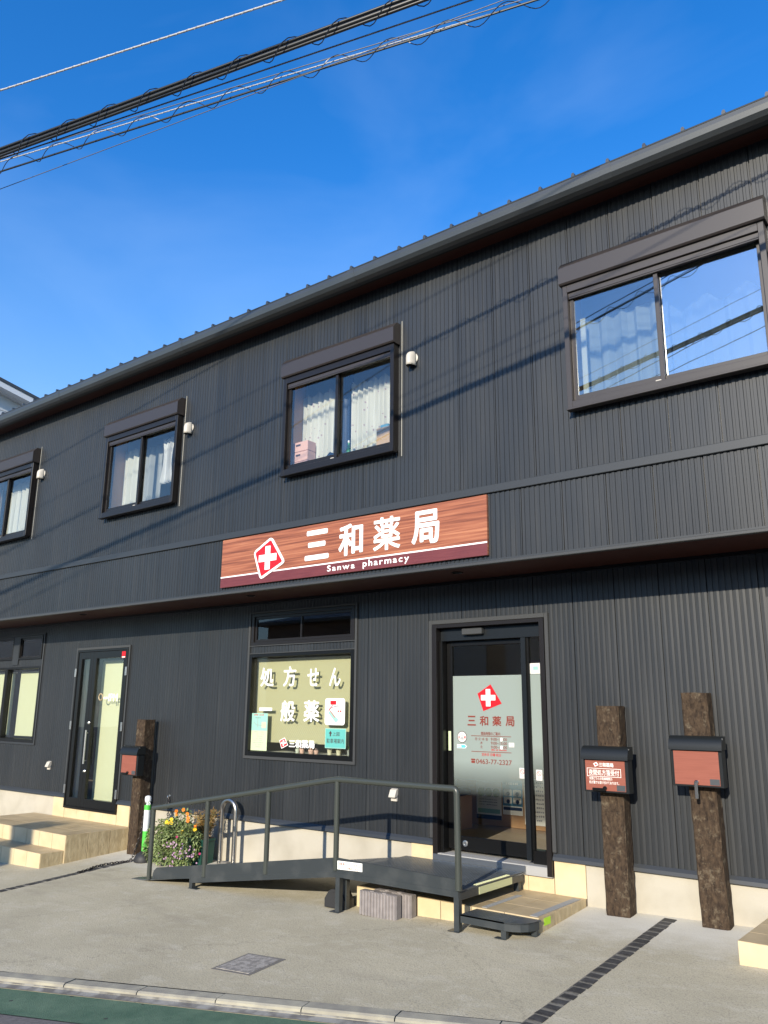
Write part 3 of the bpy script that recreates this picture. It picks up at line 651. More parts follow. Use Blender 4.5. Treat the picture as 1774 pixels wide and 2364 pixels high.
# upper windows with roller shutter boxes
def frame4(b, x0, x1, z0, z1, w, y0, y1, wt=None, wb=None, c=0.0):
    wt = wt or w; wb = wb or w
    b.box(x0, x0+w, y0, y1, z0, z1, c); b.box(x1-w, x1, y0, y1, z0, z1, c)
    b.box(x0+w, x1-w, y0, y1, z1-wt, z1, c); b.box(x0+w, x1-w, y0, y1, z0, z0+wb, c); return b
for i, (a, c) in enumerate(WIN):
    m = 'shutter_bronze' if i == 3 else 'bronze'  # one bronze; the lit look of the rightmost frame is put into its colour
    b = frame4(MB(), a, c, WZ0, 5.20, 0.045, -0.82, UY+0.05, 0.07, 0.06, 0.003)
    b.box(a-0.006, c+0.006, -0.835, -0.76, WZ0-0.018, WZ0-0.0005, 0.003)
    w = b.build('window', m, BLD)
    MB().prism([(UY+0.01, 5.2015), (-0.840, 5.2015), (-0.852, 5.215), (-0.852, 5.365), (-0.792, 5.432), (UY+0.01, 5.436)], 'x', a-0.018, c+0.018).build('shutter_box', 'shutter_bronze', w)
    MB().box(a+0.046, c-0.046, -0.80, -0.782, 5.085, 5.128, 0.002).box(a+0.046, c-0.046, -0.80, -0.785, 5.07, 5.083, 0.002).build('shutter_slat', 'shutter_bronze', w)
    mid = (a+c)/2+(-0.02 if i != 3 else -0.03)
    frame4(MB(), a+0.0455, mid+0.022, WZ0+0.061, 5.129, 0.036, -0.780, -0.752, 0.04, 0.055, 0.002).build('sash', m, w)
    frame4(MB(), mid-0.022, c-0.0455, WZ0+0.061, 5.129, 0.036, -0.751, -0.722, 0.04, 0.055, 0.002).build('sash', m, w)
    gl = ('glass_up', 'glass_up') if i != 3 else ('glass_blue_dim', 'glass_blue')
    MB().box(a+0.08, mid-0.012, -0.768, -0.764, WZ0+0.115, 5.09).build('pane', gl[0], w)
    MB().box(mid+0.013, c-0.08, -0.739, -0.735, WZ0+0.115, 5.09).build('pane', gl[1], w)
    MB().box(mid-0.01, mid+0.012, -0.721, -0.705, 4.50, 4.55, 0.003).build('latch', 'black_metal', w)
    MB().box(mid-0.05, mid-0.005, -0.795, -0.783, 4.122, 4.133, 0.002).build('sash_guide', 'beige_plastic', w)
    MB().box(c+0.041, c+0.048, UY-0.008, UY-0.001, 4.0, 5.46).build('caulk_line', 'caulk', w)
    MB().box(a+0.02, c-0.02, -0.70, -0.46, 4.06, 4.115, 0.004).build('inner_sill', 'interior_wall', w)
    MB().box(a-0.03, a+0.019, -0.69, -0.47, 3.9, 5.3).box(c-0.019, c+0.03, -0.69, -0.47, 3.9, 5.3).box(a-0.03, c+0.03, -0.69, -0.47, 5.301, 5.5).build('reveal', 'wood_light', w)

# pharmacy window and the transom above it
pw = frame4(MB(), -7.44, -5.785, 1.02, 2.195, 0.045, -0.022, 0.075, 0.04, 0.05, 0.003).build('shop_window', 'black_metal', BLD)
MB().box(-7.395, -5.83, 0.028, 0.034, 1.07, 2.155).build('pane', 'glass_wired', pw)
frame4(MB(), -7.475, -5.750, 0.985, 2.705, 0.03, -0.020, 0.02, 0.02, 0.035, 0.003).build('trim', 'flashing_light', pw)
MB().box(-7.444, -5.781, -0.014, 0.012, 2.197, 2.206).box(-7.444, -5.781, -0.018, 0.012, 2.287, 2.297).build('trim_strip', 'flashing_light', pw)
MB().box(-7.395, -5.83, 0.076, 0.42, 1.02, 1.068).build('inner_sill', 'interior_wall', pw)
tw = frame4(MB(), -7.425, -5.79, 2.2975, 2.682, 0.04, -0.018, 0.07, 0.04, 0.04, 0.003).build('transom_window', 'bronze', BLD)
frame4(MB(), -7.384, -5.831, 2.338, 2.641, 0.03, 0.0, 0.04, 0, 0, 0.002).box(-6.62, -6.60, 0.0, 0.03, 2.3685, 2.6105).build('sash', 'bronze', tw)
MB().box(-7.354, -5.861, 0.015, 0.02, 2.368, 2.611).build('pane', 'glass_dark', tw)

# left office window with two transoms
lw = frame4(MB(), -14.25, -12.165, 1.02, 2.175, 0.04, -0.02, 0.075, 0.035, 0.05, 0.003).box(-13.25, -13.165, -0.018, 0.07, 1.0705, 2.1395).build('office_window', 'black_metal', BLD)
for a, c in ((-14.20, -13.255), (-13.16, -12.21)): MB().box(a, c, 0.028, 0.034, 1.075, 2.135).build('pane', 'glass_shop', lw)
frame4(MB(), -14.28, -12.135, 0.985, 2.69, 0.028, -0.018, 0.02, 0.02, 0.034, 0.003).build('trim', 'flashing', lw)
part('transom_post', 'flashing', -13.07, -12.885, -0.016, 0.0, 2.21, 2.66)
for a, c in ((-12.89, -12.19), (-13.785, -13.065)):
    t = frame4(MB(), a, c, 2.29, 2.66, 0.03, -0.02, 0.07, 0, 0, 0.003).build('transom_window', 'black_metal', BLD)
    frame4(MB(), a+.031, c-.031, 2.321, 2.629, 0.02, 0.0, 0.03).build('sash', 'bronze', t)
    MB().box(a+0.051, c-0.051, 0.012, 0.016, 2.34, 2.61).build('pane', 'glass_dark', t)

# office double door
od = frame4(MB(), -11.155, -9.90, 0.165, 2.375, 0.03, -0.03, 0.09, 0.03, 0.03, 0.003).build('office_door', 'black_metal', BLD)
MB().box(-11.19, -11.158, -0.022, 0.02, 0.36, 2.41).box(-9.897, -9.865, -0.022, 0.02, 0.36, 2.41).box(-11.157, -9.898, -0.022, 0.02, 2.378, 2.41).build('trim', 'flashing_light', od)
for nm, a, c, sl_, sr in (('narrow_leaf', -11.124, -10.742, 0.085, 0.085), ('wide_leaf', -10.739, -9.931, 0.075, 0.075)):
    lf = MB()
    lf.box(a, a+sl_, -0.02, 0.03, 0.196, 2.343, 0.003).box(c-sr, c, -0.02, 0.03, 0.196, 2.343, 0.003)
    lf.box(a+sl_, c-sr, -0.02, 0.03, 2.245, 2.343, 0.003).box(a+sl_, c-sr, -0.02, 0.03, 0.196, 0.31, 0.003); lf.build(nm, 'black_metal', od)
    MB().box(a+sl_-0.004, c-sr+0.004, 0.004, 0.010, 0.305, 2.25).build('pane', 'glass_shop', od)
hx = -10.70
MB().tube([(hx, -0.06, 0.78), (hx, -0.06, 1.24)], 0.013, 10).tube([(hx, -0.06, 0.82), (hx, -0.015, 0.82)], 0.008).tube([(hx, -0.06, 1.20), (hx, -0.015, 1.20)], 0.008).build('pull_handle', 'alu', od, True)
for z in (0.68, 1.34): MB().lathe([(0.022, 0), (0.022, -0.012), (0.012, -0.02), (0.012, -0.03)], (hx, -0.0205, z), 14, 'y').build('lock_cylinder', 'alu', od, True)
for x in (-11.150, -9.905):
    for z in (0.42, 1.30, 2.05): MB().box(x-0.018, x-0.004, -0.042, -0.0305, z-0.06, z+0.06, 0.002).box(x+0.004, x+0.018, -0.042, -0.0305, z-0.06, z+0.06, 0.002).build('hinge', 'alu', od)
ql = crop(0, 1400, 3.32)
def lx(px): return PY(*ql(px, 692), 0.0).x
rz_ = PY(*ql(773, 694), 0.0).z; rx = lx(773)
letters('IPM', lx(833), lx(902), rz_-0.06, rz_+0.045, 0.003, 'white_print', od, 0.01, 0.001)
letters('studio', lx(793), lx(831), rz_-0.03, rz_+0.015, 0.003, 'white_print', od, 0.01, 0.001)
MB().tube([(rx+.045*math.cos(2*math.pi*k/24), 0.002, rz_+.045*math.sin(2*math.pi*k/24)) for k in range(25)], 0.008, 5, False).build('ring_mark', 'tile_tan', od)

# automatic door of the pharmacy
ad = MB().box(-4.745, -4.690, -0.035, 0.16, 0.16, 2.40, 0.003).box(-3.540, -3.492, -0.035, 0.16, 0.16, 2.40, 0.003).box(-4.69, -3.54, -0.035, 0.16, 2.362, 2.40, 0.003).build('automatic_door', 'bronze', BLD)
MB().box(-4.79, -4.748, -0.022, 0.02, 0.36, 2.445, 0.003).box(-3.489, -3.452, -0.022, 0.02, 0.36, 2.445, 0.003).box(-4.747, -3.490, -0.022, 0.02, 2.403, 2.445, 0.003).build('trim', 'flashing_light', ad)
MB().box(-4.689, -3.541, 0.045, 0.155, 2.235, 2.361, 0.003).build('door_header', 'door_frame', ad)
MB().box(-4.40, -4.17, -0.012, 0.0445, 2.285, 2.345, 0.006).build('door_sensor', 'flashing_light', ad)
MB().box(-4.689, -4.655, 0.02, 0.155, 0.19, 2.234, 0.003).build('jamb', 'black_metal', ad)
MB().box(-3.770, -3.722, 0.03, 0.10, 0.26, 2.234, 0.003).build('mullion', 'door_frame', ad)
lf = MB().box(-4.653, -4.592, 0.105, 0.145, 0.265, 2.232, 0.003).box(-3.797, -3.742, 0.105, 0.145, 0.265, 2.232, 0.003).box(-4.592, -3.797, 0.105, 0.145, 2.185, 2.232, 0.003).box(-4.592, -3.797, 0.105, 0.145, 0.265, 0.385, 0.003)
lf.build('sliding_leaf', 'black_metal', ad)
MB().box(-4.596, -3.793, 0.123, 0.129, 0.38, 2.19).build('pane', 'glass_shop', ad)
MB().add([(-4.592, 0.1205, 0.40), (-3.797, 0.1205, 0.40), (-3.797, 0.1205, 1.890), (-4.592, 0.1205, 1.890)], [(0, 1, 2, 3)]).build('frosted_film', 'frost', ad)
MB().box(-4.640, -4.610, 0.1005, 0.1045, 1.17, 1.355).build('door_label', 'pale_green_paper', ad)
MB().box(-3.721, -3.541, 0.06, 0.095, 0.235, 0.345, 0.003).box(-3.721, -3.70, 0.06, 0.095, 0.3455, 2.234).box(-3.562, -3.541, 0.06, 0.095, 0.3455, 2.234).build('side_light', 'black_metal', ad)
MB().box(-3.70, -3.562, 0.078, 0.083, 0.345, 2.234).build('pane', 'glass_shop', ad)
MB().add([(-3.699, 0.0755, 0.36), (-3.563, 0.0755, 0.36), (-3.563, 0.0755, 1.890), (-3.699, 0.0755, 1.890)], [(0, 1, 2, 3)]).build('frosted_film', 'frost_side', ad)
MB().lathe([(0.028, 0), (0.028, -0.008), (0.018, -0.010), (0.016, -0.004)], (-4.46, 0.1045, 0.325), 20, 'y').build('floor_lock', 'alu', ad, True)
MB().box(-4.74, -3.495, -0.03, 0.2, 0.150, 0.232, 0.004).build('threshold', 'far_grey', ad)
MB().box(-4.74, -3.745, -0.04, -0.031, 0.16, 0.225).build('threshold_rail', 'alu', ad)
FY = 0.119
dq = [(-4.305, 1.717), (-4.243, 1.551), (-4.037, 1.622), (-4.156, 1.804)]
quadlogo('red_diamond', dq, FY, 'red_print', ad, 0.0015); cross(-4.185, 1.678, 0.161, 0.163, 0.05, FY-0.002, 'white_letter', ad, 0.0015)
for ch, a, c in (('三', -4.426, -4.33), ('和', -4.286, -4.19), ('薬', -4.144, -4.047), ('局', -3.999, -3.904)):
    letters(ch, a, c, 1.412, 1.505, FY, 'brown_print', ad, 0.022, 0.0012, 'character')
letters('開局時間のご案内', -4.274, -4.062, 1.324, 1.356, FY, 'brown_print', ad, 0.01, 0.001)
for z in (1.317, 1.171): MB().box(-4.387, -3.945, FY-0.001, FY, z-0.003, z+0.002).build('rule', 'brown_print', ad)
letters('月･火･水･金', -4.344, -4.198, 1.274, 1.302, FY, 'brown_print', ad, 0.006, 0.001)
letters('木', -4.285, -4.258, 1.24, 1.267, FY, 'brown_print', ad, 0.006, 0.001); letters('土', -4.285, -4.258, 1.204, 1.231, FY, 'brown_print', ad, 0.006, 0.001)
for z, t in ((1.276, '9:00~1 8:00'), (1.240, '9:00~15:00'), (1.203, '9:00~1 8:00')):
    letters(t.replace(' 8', '5'), -4.166, -3.99, z, z+0.026, FY, 'brown_print', ad, 0.004, 0.001)
for z in (1.273, 1.200): MB().box(-4.062, -4.038, FY-0.0025, FY-0.0013, z, z+0.031).build('correction_patch', 'white_letter', ad)
bars([(-4.165, -3.992, 1.192, 0.013, 16)], FY).build('small_print', 'red_text', ad)
letters('定休日 日曜 祝日', -4.271, -4.06, 1.132, 1.160, FY, 'red_text', ad, 0.01, 0.001)
letters('0463-77-2327', -4.335, -3.944, 1.058, 1.103, FY, 'brown_print', ad, 0.006, 0.001)
MB().prism(rrect(-4.389, -4.347, 1.062, 1.084, 0.006), 'y', FY-0.001, FY).prism(rrect(-4.392, -4.344, 1.088, 1.102, 0.006), 'y', FY-0.001, FY).build('telephone_mark', 'brown_print', ad)
# the next unit's door at the right-hand edge
nd = frame4(MB(), -1.515, -0.255, 0.16, 2.40, 0.045, -0.03, 0.12, 0.04, 0.10, 0.003).box(-0.77, -0.72, -0.02, 0.10, 0.2605, 2.3595).build('next_door', 'bronze', BLD)
MB().box(-1.555, -1.518, -0.022, 0.02, 0.36, 2.445).box(-0.252, -0.215, -0.022, 0.02, 0.36, 2.445).box(-1.517, -0.253, -0.022, 0.02, 2.403, 2.445).build('trim', 'flashing_light', nd)
MB().box(-1.47, -0.30, 0.03, 0.036, 0.26, 2.36).build('pane', 'glass_shop', nd)
# cream tiles round the door bases
def tile(x0, x1, y0, y1, z0, z1, m='tile_cream', parent=None): return MB().box(x0+.0015, x1-.0015, y0, y1, z0+.0015, z1-.0015, 0.0015).build('tile', m, parent)
part('tile_bed', 'grout', -11.46, -9.62, 0.012, 0.19, -0.5, 0.164); part('tile_bed', 'grout', -11.46, -11.16, 0.0121, 0.19, 0.1645, 0.296); part('tile_bed', 'grout', -9.895, -9.62, 0.0121, 0.19, 0.1645, 0.296)
part('tile_bed', 'grout', -5.02, -3.196, 0.012, 0.19, -0.5, 0.149); part('tile_bed', 'grout', -5.02, -4.75, 0.0121, 0.19, 0.1495, 0.296); part('tile_bed', 'grout', -3.487, -3.196, 0.0121, 0.19, 0.1495, 0.296)
part('tile_bed', 'grout', -1.72, -0.38, 0.012, 0.19, -0.5, 0.158)
for a, c, z0, z1 in ((-11.46, -11.16, 0.02, 0.298), (-9.895, -9.62, 0.02, 0.298), (-5.02, -4.75, 0.02, 0.298), (-3.487, -3.196, 0.02, 0.298)): tile(a, c, -0.002, 0.0115, z0, z1, 'tile_cream', BLD)
for i in range(4): tile(-11.155+i*0.314, -11.155+(i+1)*0.314, -0.002, 0.0115, 0.02, 0.16, 'tile_cream', BLD)
for i in range(5): tile(-4.745+i*0.251, -4.745+(i+1)*0.251, -0.002, 0.0115, 0.02, 0.148, 'tile_cream', BLD)
for i in range(5): tile(-1.72+i*0.268, -1.72+(i+1)*0.268, -0.002, 0.0115, 0.07, 0.157, 'tile_cream', BLD)

# ------------------------------------------------------------------ shop sign
SG = thing('shop_sign', 'wood grain signboard with red diamond cross and white characters above the shop window', 'sign', (-5.41, -0.755, 2.89))
MB().box(-7.18, -3.637, -0.760, -0.731, 2.893, 3.448, 0.002).build('board', 'sign_wood', SG)
MB().box(-7.179, -3.638, -0.7622, -0.7602, 2.894, 3.003).build('maroon_band', 'maroon', SG)
MB().box(-7.179, -3.638, -0.7632, -0.7602, 3.0035, 3.0175).build('white_line', 'white_letter', SG)
lq = [(-6.646, 3.250), (-6.519, 2.926), (-6.141, 3.088), (-6.365, 3.397)]
def soft(pts, r=0.05):
    out = []; n = len(pts)
    for i in range(n):
        p = Vector(pts[i]); a = (Vector(pts[i-1])-p).normalized(); c = (Vector(pts[(i+1) % n])-p).normalized()
        for t in (0, .25, .5, .75, 1):
            q = p+a*r*(1-t)**2+c*r*t**2; out.append((q.x, q.y))
    return out
MB().prism(soft(lq), 'y', -0.769, -0.7604).build('white_diamond', 'white_letter', SG)
MB().prism(soft(inset(lq, 0.84), 0.02), 'y', -0.7725, -0.7692).build('red_diamond', 'red_print', SG)
cross(-6.41, 3.163, 0.275, 0.262, 0.078, -0.7727, 'white_letter', SG, 0.003)
for ch, a, c, z0, z1, bd in (('三', -5.857, -5.522, 3.067, 3.385, 0.030), ('和', -5.386, -5.067, 3.062, 3.390, 0.024), ('薬', -4.934, -4.600, 3.065, 3.398, 0.016), ('局', -4.464, -4.146, 3.070, 3.397, 0.025)):
    letters(ch, a, c, z0, z1, -0.7603, 'white_letter', SG, bd, 0.008, 'character')
word('Sanwa', -5.537, -5.168, 2.925, 2.988, -0.7623, 'white_letter', SG, 0.02, 0.004)
word('pharmacy', -5.064, -4.496, 2.907, 2.994, -0.7623, 'white_letter', SG, 0.02, 0.004)

# ------------------------------------------------------------------ vents and sockets on the walls
def hood(x, z, y, label):
    t = thing('vent_hood', label, 'vent', (x, y, z-0.09), 'hood vents beside the upper windows')
    MB().lathe([(0.064, 0.0), (0.064, -0.008), (0.058, -0.012)], (x, y, z), 24, 'y').build('flange', 'beige_plastic', t, True)
    b = MB(); nu, nv = 14, 8; v = []
    for j in range(nv+1):
        if j <= 3: zz, k = z-0.085+0.085*j/3, 1.0
        else: a = (j-3)/(nv-3)*math.pi/2; zz, k = z+0.075*math.sin(a), max(0.06, math.cos(a))
        for i in range(nu+1):
            w = math.pi*i/nu; v.append((x-0.050*math.cos(w)*(0.35+0.65*k), y-0.012-0.085*math.sin(w)*k, zz))
    b.add(v, [(j*(nu+1)+i, j*(nu+1)+i+1, (j+1)*(nu+1)+i+1, (j+1)*(nu+1)+i) for j in range(nv) for i in range(nu)])
    o = b.build('hood', 'beige_plastic', t, True); md = o.modifiers.new('s', 'SOLIDIFY'); md.thickness = 0.003
    MB().box(x-0.04, x+0.04, y-0.075, y-0.02, z-0.080, z-0.076).build('louvre', 'black_metal', t)
hood(-11.43, 5.0, UY-0.001, 'beige hood vent beside the leftmost upper window')
hood(-7.955, 5.0, UY-0.001, 'beige hood vent right of the upper window with the hanging garment')
hood(-4.475, 5.0, UY-0.001, 'beige hood vent right of the upper window with boxes on its sill')
def socket(x, z, label):
    t = thing('outdoor_socket', label, 'socket', (x, -0.002, z-0.06), 'outdoor power sockets')
    MB().prism([(-0.0015, -0.06+z), (-0.02, -0.06+z), (-0.022, -0.02+z), (-0.0015, 0.0+z)], 'x', x-0.036, x+0.036).build('base', 'beige_plastic', t)
    MB().prism([(-0.0015, 0.0015+z), (-0.024, -0.0185+z), (-0.058, -0.022+z), (-0.058, -0.012+z), (-0.03, 0.048+z), (-0.0015, 0.060+z)], 'x', x-0.040, x+0.040).build('cover', 'beige_plastic', t)
socket(-5.225, 0.722, 'small beige socket cover low on the wall above the ramp rail')
socket(-11.65, 0.715, 'small beige socket cover low on the wall left of the double door')

# ------------------------------------------------------------------ sleeper posts and mailboxes
def timber(x0, x1, y0, y1, z0, z1, lean=0.0):
    b = MB(); nz_ = 26; c = 0.012
    ring = [(x0+c, y0), ((x0+x1)/2, y0), (x1-c, y0), (x1, y0+c), (x1, (y0+y1)/2), (x1, y1-c), (x1-c, y1), (x0+c, y1), (x0, y1-c), (x0, (y0+y1)/2), (x0, y0+c)]
    n = len(ring); v = []
    for k in range(nz_+1):
        z = z0+(z1-z0)*k/nz_
        for p, q in ring: v.append((p+random.uniform(-.003, .003)+lean*(k/nz_-0.5), min(q+random.uniform(-.003, .003), -0.003), z+(random.uniform(-.006, .006) if k in (nz_,) else 0)))
    b.add(v, [(k*n+i, k*n+(i+1) % n, (k+1)*n+(i+1) % n, (k+1)*n+i) for k in range(nz_) for i in range(n)])
    b.add(v[-n:], [tuple(range(n))]); b.add(v[:n], [tuple(range(n))]); return b
for x0, x1, y0, y1, zt, lb in ((-9.29, -9.12, -0.235, -0.06, 1.405, 'dark brown railway sleeper post beside the glass double door'),
                               (-2.962, -2.762, -0.165, -0.012, 1.60, 'weathered sleeper post behind the mailbox with white writing'),
                               (-2.225, -2.022, -0.150, -0.010, 1.705, 'tallest weathered sleeper post, behind the blank mailbox at the right')):
    xm = (x0+x1)/2; zb = glin(xm, (y0+y1)/2)-0.03
    o = timber(x0, x1, y0, y1, zb, zt, -0.03 if x0 > -2.5 else 0).build('sleeper_post', 'sleeper'); tag(o, lb, 'post', 'sleeper posts along the wall')
def mailbox(x0, x1, yf, yb, z0, z1, label, latch):
    t = thing('mailbox', label, 'mailbox', ((x0+x1)/2, yb, z0), 'mailboxes on the sleeper posts')
    zl = z1-0.10; w = x1-x0
    MB().box(x0+0.004, x1-0.004, yf+0.006, yb, z0, zl, 0.003).build('body', 'box_black', t)
    prof = [(yb, zl+0.001), (yb, z1)]
    for k in range(9):
        a = rad(90-90*k/8); prof.append((yb-(yb-yf+0.022)*0.45-(yb-yf+0.022)*0.55*math.cos(a), zl-0.006+0.106*math.sin(a)))
    prof += [(yf-0.022+0.004, zl-0.006), (yf-0.012, zl+0.001)]
    MB().prism(prof, 'x', x0-0.006, x1+0.006).build('lid', 'box_black', t, True)
    MB().box(x0+0.022, x1-0.030, yf+0.002, yf+0.0055, z0+0.014, zl-0.012).build('front_panel', 'box_panel', t)
    MB().box(x1-0.105, x1-0.034, yf-0.001, yf+0.0018, z0+0.018, z0+0.062).build('name_plate', 'name_plate', t)
    MB().lathe([(0.006, 0), (0.006, -0.01)], (x1+0.004, yf+0.02, z1-0.02), 8, 'y').build('rivet', 'alu', t)
    lx = x0+w*0.48
    h = MB().lathe([(0.016, 0), (0.016, -0.016), (0.010, -0.022)], (lx, yf+0.0018, z0+0.035), 14, 'y')
    if latch == 'down': h.box(lx-0.013, lx+0.013, yf-0.034, yf-0.020, z0-0.085, z0+0.04, 0.004)
    else: h.box(lx-0.10, lx+0.012, yf-0.034, yf-0.020, z0+0.014, z0+0.036, 0.004)
    h.build('latch', 'steel' if latch == 'down' else 'black_metal', t)
    return t
mailbox(-9.41, -9.055, -0.345, -0.237, 0.715, 1.075, 'small black mailbox with plain brown door on the post by the double door', 'side')
MBX = mailbox(-3.055, -2.662, -0.268, -0.167, 0.912, 1.275, 'black mailbox with white Japanese writing on its brown door', 'side')
mailbox(-2.318, -1.925, -0.252, -0.152, 1.000, 1.377, 'black mailbox with blank brown door and latch hanging down', 'down')
q8 = crop(1270, 1550, 3.294)
def on(y, q, a, c, t_, b_):
    p0, p1, p2, p3 = PY(*q(*a), y), PY(*q(*c), y), PY(*q(*t_), y), PY(*q(*b_), y); return p0.x, p1.x, p3.z, p2.z
MYF = -0.268+0.0015
x0, x1, z0, z1 = on(MYF, q8, (373, 712), (482, 712), (428, 696), (428, 727)); letters('三和薬局', x0, x1, z0, z1, MYF, 'white_print', MBX, 0.02, 0.001)
x0, x1, z0, z1 = on(MYF, q8, (330, 705), (370, 712), (350, 688), (350, 725))
quadlogo('diamond_mark', [(x0, z0+(z1-z0)*0.65), (x0+(x1-x0)*0.3, z0), (x1, z0+(z1-z0)*0.4), (x0+(x1-x0)*0.6, z1)], MYF, 'white_print', MBX, 0.001)
cross((x0+x1)/2, (z0+z1)/2, 0.02, 0.02, 0.007, MYF-0.0012, 'red_print', MBX, 0.0008, 'cross_mark')
x0, x1, z0, z1 = on(MYF, q8, (296, 768), (526, 770), (410, 748), (410, 792)); letters('夜間処方箋受付', x0, x1, z0, z1, MYF, 'white_print', MBX, 0.006, 0.001)
x0, x1, z0, z1 = on(MYF, q8, (283, 765), (540, 770), (410, 738), (410, 802)); frame4(MB(), x0, x1, z0, z1, 0.0035, MYF-0.001, MYF).build('text_border', 'white_print', MBX)
x0, x1, z0, z1 = on(MYF, q8, (300, 813), (474, 818), (385, 804), (385, 826)); letters('全国どちらの医療機関の', x0, x1, z0, z1, MYF, 'white_print', MBX, 0.01, 0.001)
x0, x1, z0, z1 = on(MYF, q8, (300, 842), (526, 850), (410, 834), (410, 858)); letters('処方箋でも受け付けております。', x0, x1, z0, z1, MYF, 'white_print', MBX, 0.01, 0.001)

# ------------------------------------------------------------------ tiled steps
def tiled(t, x0, x1, y0, y1, z0, z1, xn, yn, left=False):
    """block with cream tiles on the front and on the right side, tan tiles on top"""
    MB().box(x0+.008, x1-.008, y0+.008, y1, z0-.3, z1-.008).build('core', 'grout', t)
    w = (x1-x0)/xn; d = (y1-y0)/yn
    for i in range(xn): MB().box(x1-(i+1)*w+.003, x1-i*w-.003, y0, y0+.0075, z0, z1-.002, .0015).build('tile', 'tile_cream', t)
    for j in range(yn): MB().box(x1-.0075, x1, y0+j*d+(.008 if j == 0 else .002), y0+(j+1)*d-.004, z0, z1-.002, .0015).build('tile', 'tile_slate', t)
    for i in range(xn):
        for j in range(yn): MB().box(x1-(i+1)*w+.002, x1-i*w-.002, y0+j*d+.002, y0+(j+1)*d-.002, z1-.0078, z1+.0015, .0015).build('tile', 'tile_tan', t)
t = thing('tiled_steps', 'two cream tiled steps leading up to the glass double door at the left', 'steps', (-10.6, -0.6, -0.33), 'tiled entrance steps')
tiled(t, -11.935, -9.535, -0.945, -0.004, -0.33, 0.032, 8, 3); tiled(t, -11.95, -9.55, -1.25, -0.9455, -0.40, -0.142, 8, 1)
t = thing('tiled_steps', 'low tan and cream tiled step under the metal ramp at the sliding door', 'steps', (-4.1, -0.43, -0.12), 'tiled entrance steps')
tiled(t, -5.0, -3.2, -0.857, -0.004, -0.25, 0.022, 6, 3)
MB().box(-3.29, -3.225, -0.83, -0.06, 0.0238, 0.027).build('grip_strip', 'grip_strip', t); MB().box(-3.72, -3.67, -0.83, -0.25, 0.0238, 0.027).build('grip_strip', 'grip_strip', t)
MB().box(-3.2, -3.1988, -0.775, -0.665, -0.045, 0.008).build('neon_sticker', 'neon', t)
t = thing('tiled_steps', 'tan topped tiled step cut off by the lower right edge', 'steps', (-0.9, -0.43, -0.1), 'tiled entrance steps')
tiled(t, -1.757, 0.043, -0.85, -0.004, -0.2, 0.100, 6, 3)
for j in range(3): MB().box(-1.757, -1.7495, -0.85+j*.282+(.008 if j == 0 else .002), -0.85+(j+1)*.282-.002, -0.2, 0.098, .0015).build('tile', 'tile_cream', t)

# ------------------------------------------------------------------ metal access ramp with handrail
RY = -1.09
RP = thing('access_ramp', 'dark grey steel access ramp and landing with pipe handrail before the sliding door', 'ramp', (-5.0, -0.6, -0.2))
def tread(b, x0, x1, y0, y1, zf, pitch=0.036):
    i = 0; y = y0+pitch/2
    while y < y1-pitch/3:
        x = x0+pitch*(0.5 if i % 2 else 1.0)
        while x < x1-pitch/3:
            s = 1 if int((x-x0)/pitch*2) % 2 else -1; l, w, h = 0.013, 0.004, 0.0032; z = zf(x)
            dx, dy = l*0.7071, l*0.7071*s; ex, ey = w*0.7071*(-s), w*0.7071
            b.add([(x-dx, y-dy, z), (x+ex, y+ey, z), (x+dx, y+dy, z), (x-ex, y-ey, z), (x, y, z+h)], [(0, 1, 4), (1, 2, 4), (2, 3, 4), (3, 0, 4)]); x += pitch
        y += pitch/2; i += 1
    return b
MB().box(-5.045, -3.77, -1.083, -0.055, 0.163, 0.175).build('landing_deck', 'deck_paint', RP)
o = tread(MB(), -5.04, -3.775, -1.08, -0.06, lambda x: 0.175).build('landing_tread_pattern', 'deck_paint', RP); stuff(o)
zr = lambda x: 0.175+(x+5.045)*0.1475
b = MB(); v = []
for x, dz in ((-5.0455, 0), (-7.75, 0), (-7.98, 0.012)): v += [(x, -1.083, max(zr(x), glin(x, RY)+0.006)), (x, -0.16, max(zr(x), glin(x, RY)+0.006)), (x, -1.083, max(zr(x)-.012, glin(x, RY)-.006)), (x, -0.16, max(zr(x)-.012, glin(x, RY)-.006))]
b.add(v, [(0, 4, 5, 1), (4, 8, 9, 5), (2, 3, 7, 6), (6, 7, 11, 10), (0, 2, 6, 4), (4, 6, 10, 8), (1, 5, 7, 3), (5, 9, 11, 7), (0, 1, 3, 2), (8, 10, 11, 9)])
b.build('ramp_deck', 'deck_paint', RP)
stuff(tread(MB(), -7.7, -5.05, -1.08, -0.17, lambda x: max(zr(x), glin(x, RY)+0.006)).build('ramp_tread_pattern', 'deck_paint', RP))
pl = [(-5.0455, 0.13), (-3.765, 0.13)]+[(-3.765-0.055*(1-math.cos(rad(a))), 0.205+0.055*math.sin(rad(a))) for a in (0, 22, 45, 67, 90)]+[(-5.0455, 0.285)]
MB().prism(pl, 'y', RY-0.006, RY+0.0065).build('landing_side_plate', 'ramp_paint', RP)
pr = [(-5.046, 0.285), (-5.046, 0.128), (-7.0, zr(-7.0)-0.05), (-7.0, zr(-7.0)-0.012), (-7.60, zr(-7.6)+0.0), (-7.603, zr(-7.6)+0.05), (-7.585, zr(-7.6)+0.085), (-7.545, zr(-7.545)+0.110)]
MB().prism(pr, 'y', RY-0.006, RY+0.0065).build('ramp_side_plate', 'ramp_paint', RP)
MB().prism([(-5.047, 0.172), (-5.047, 0.125), (-7.0, zr(-7.0)-0.053), (-7.0, zr(-7.0)-0.006)], 'y', RY-0.0095, RY-0.0062).box(-5.046, -3.766, RY-0.0095, RY-0.0062, 0.127, 0.172).build('side_channel', 'ramp_paint', RP)
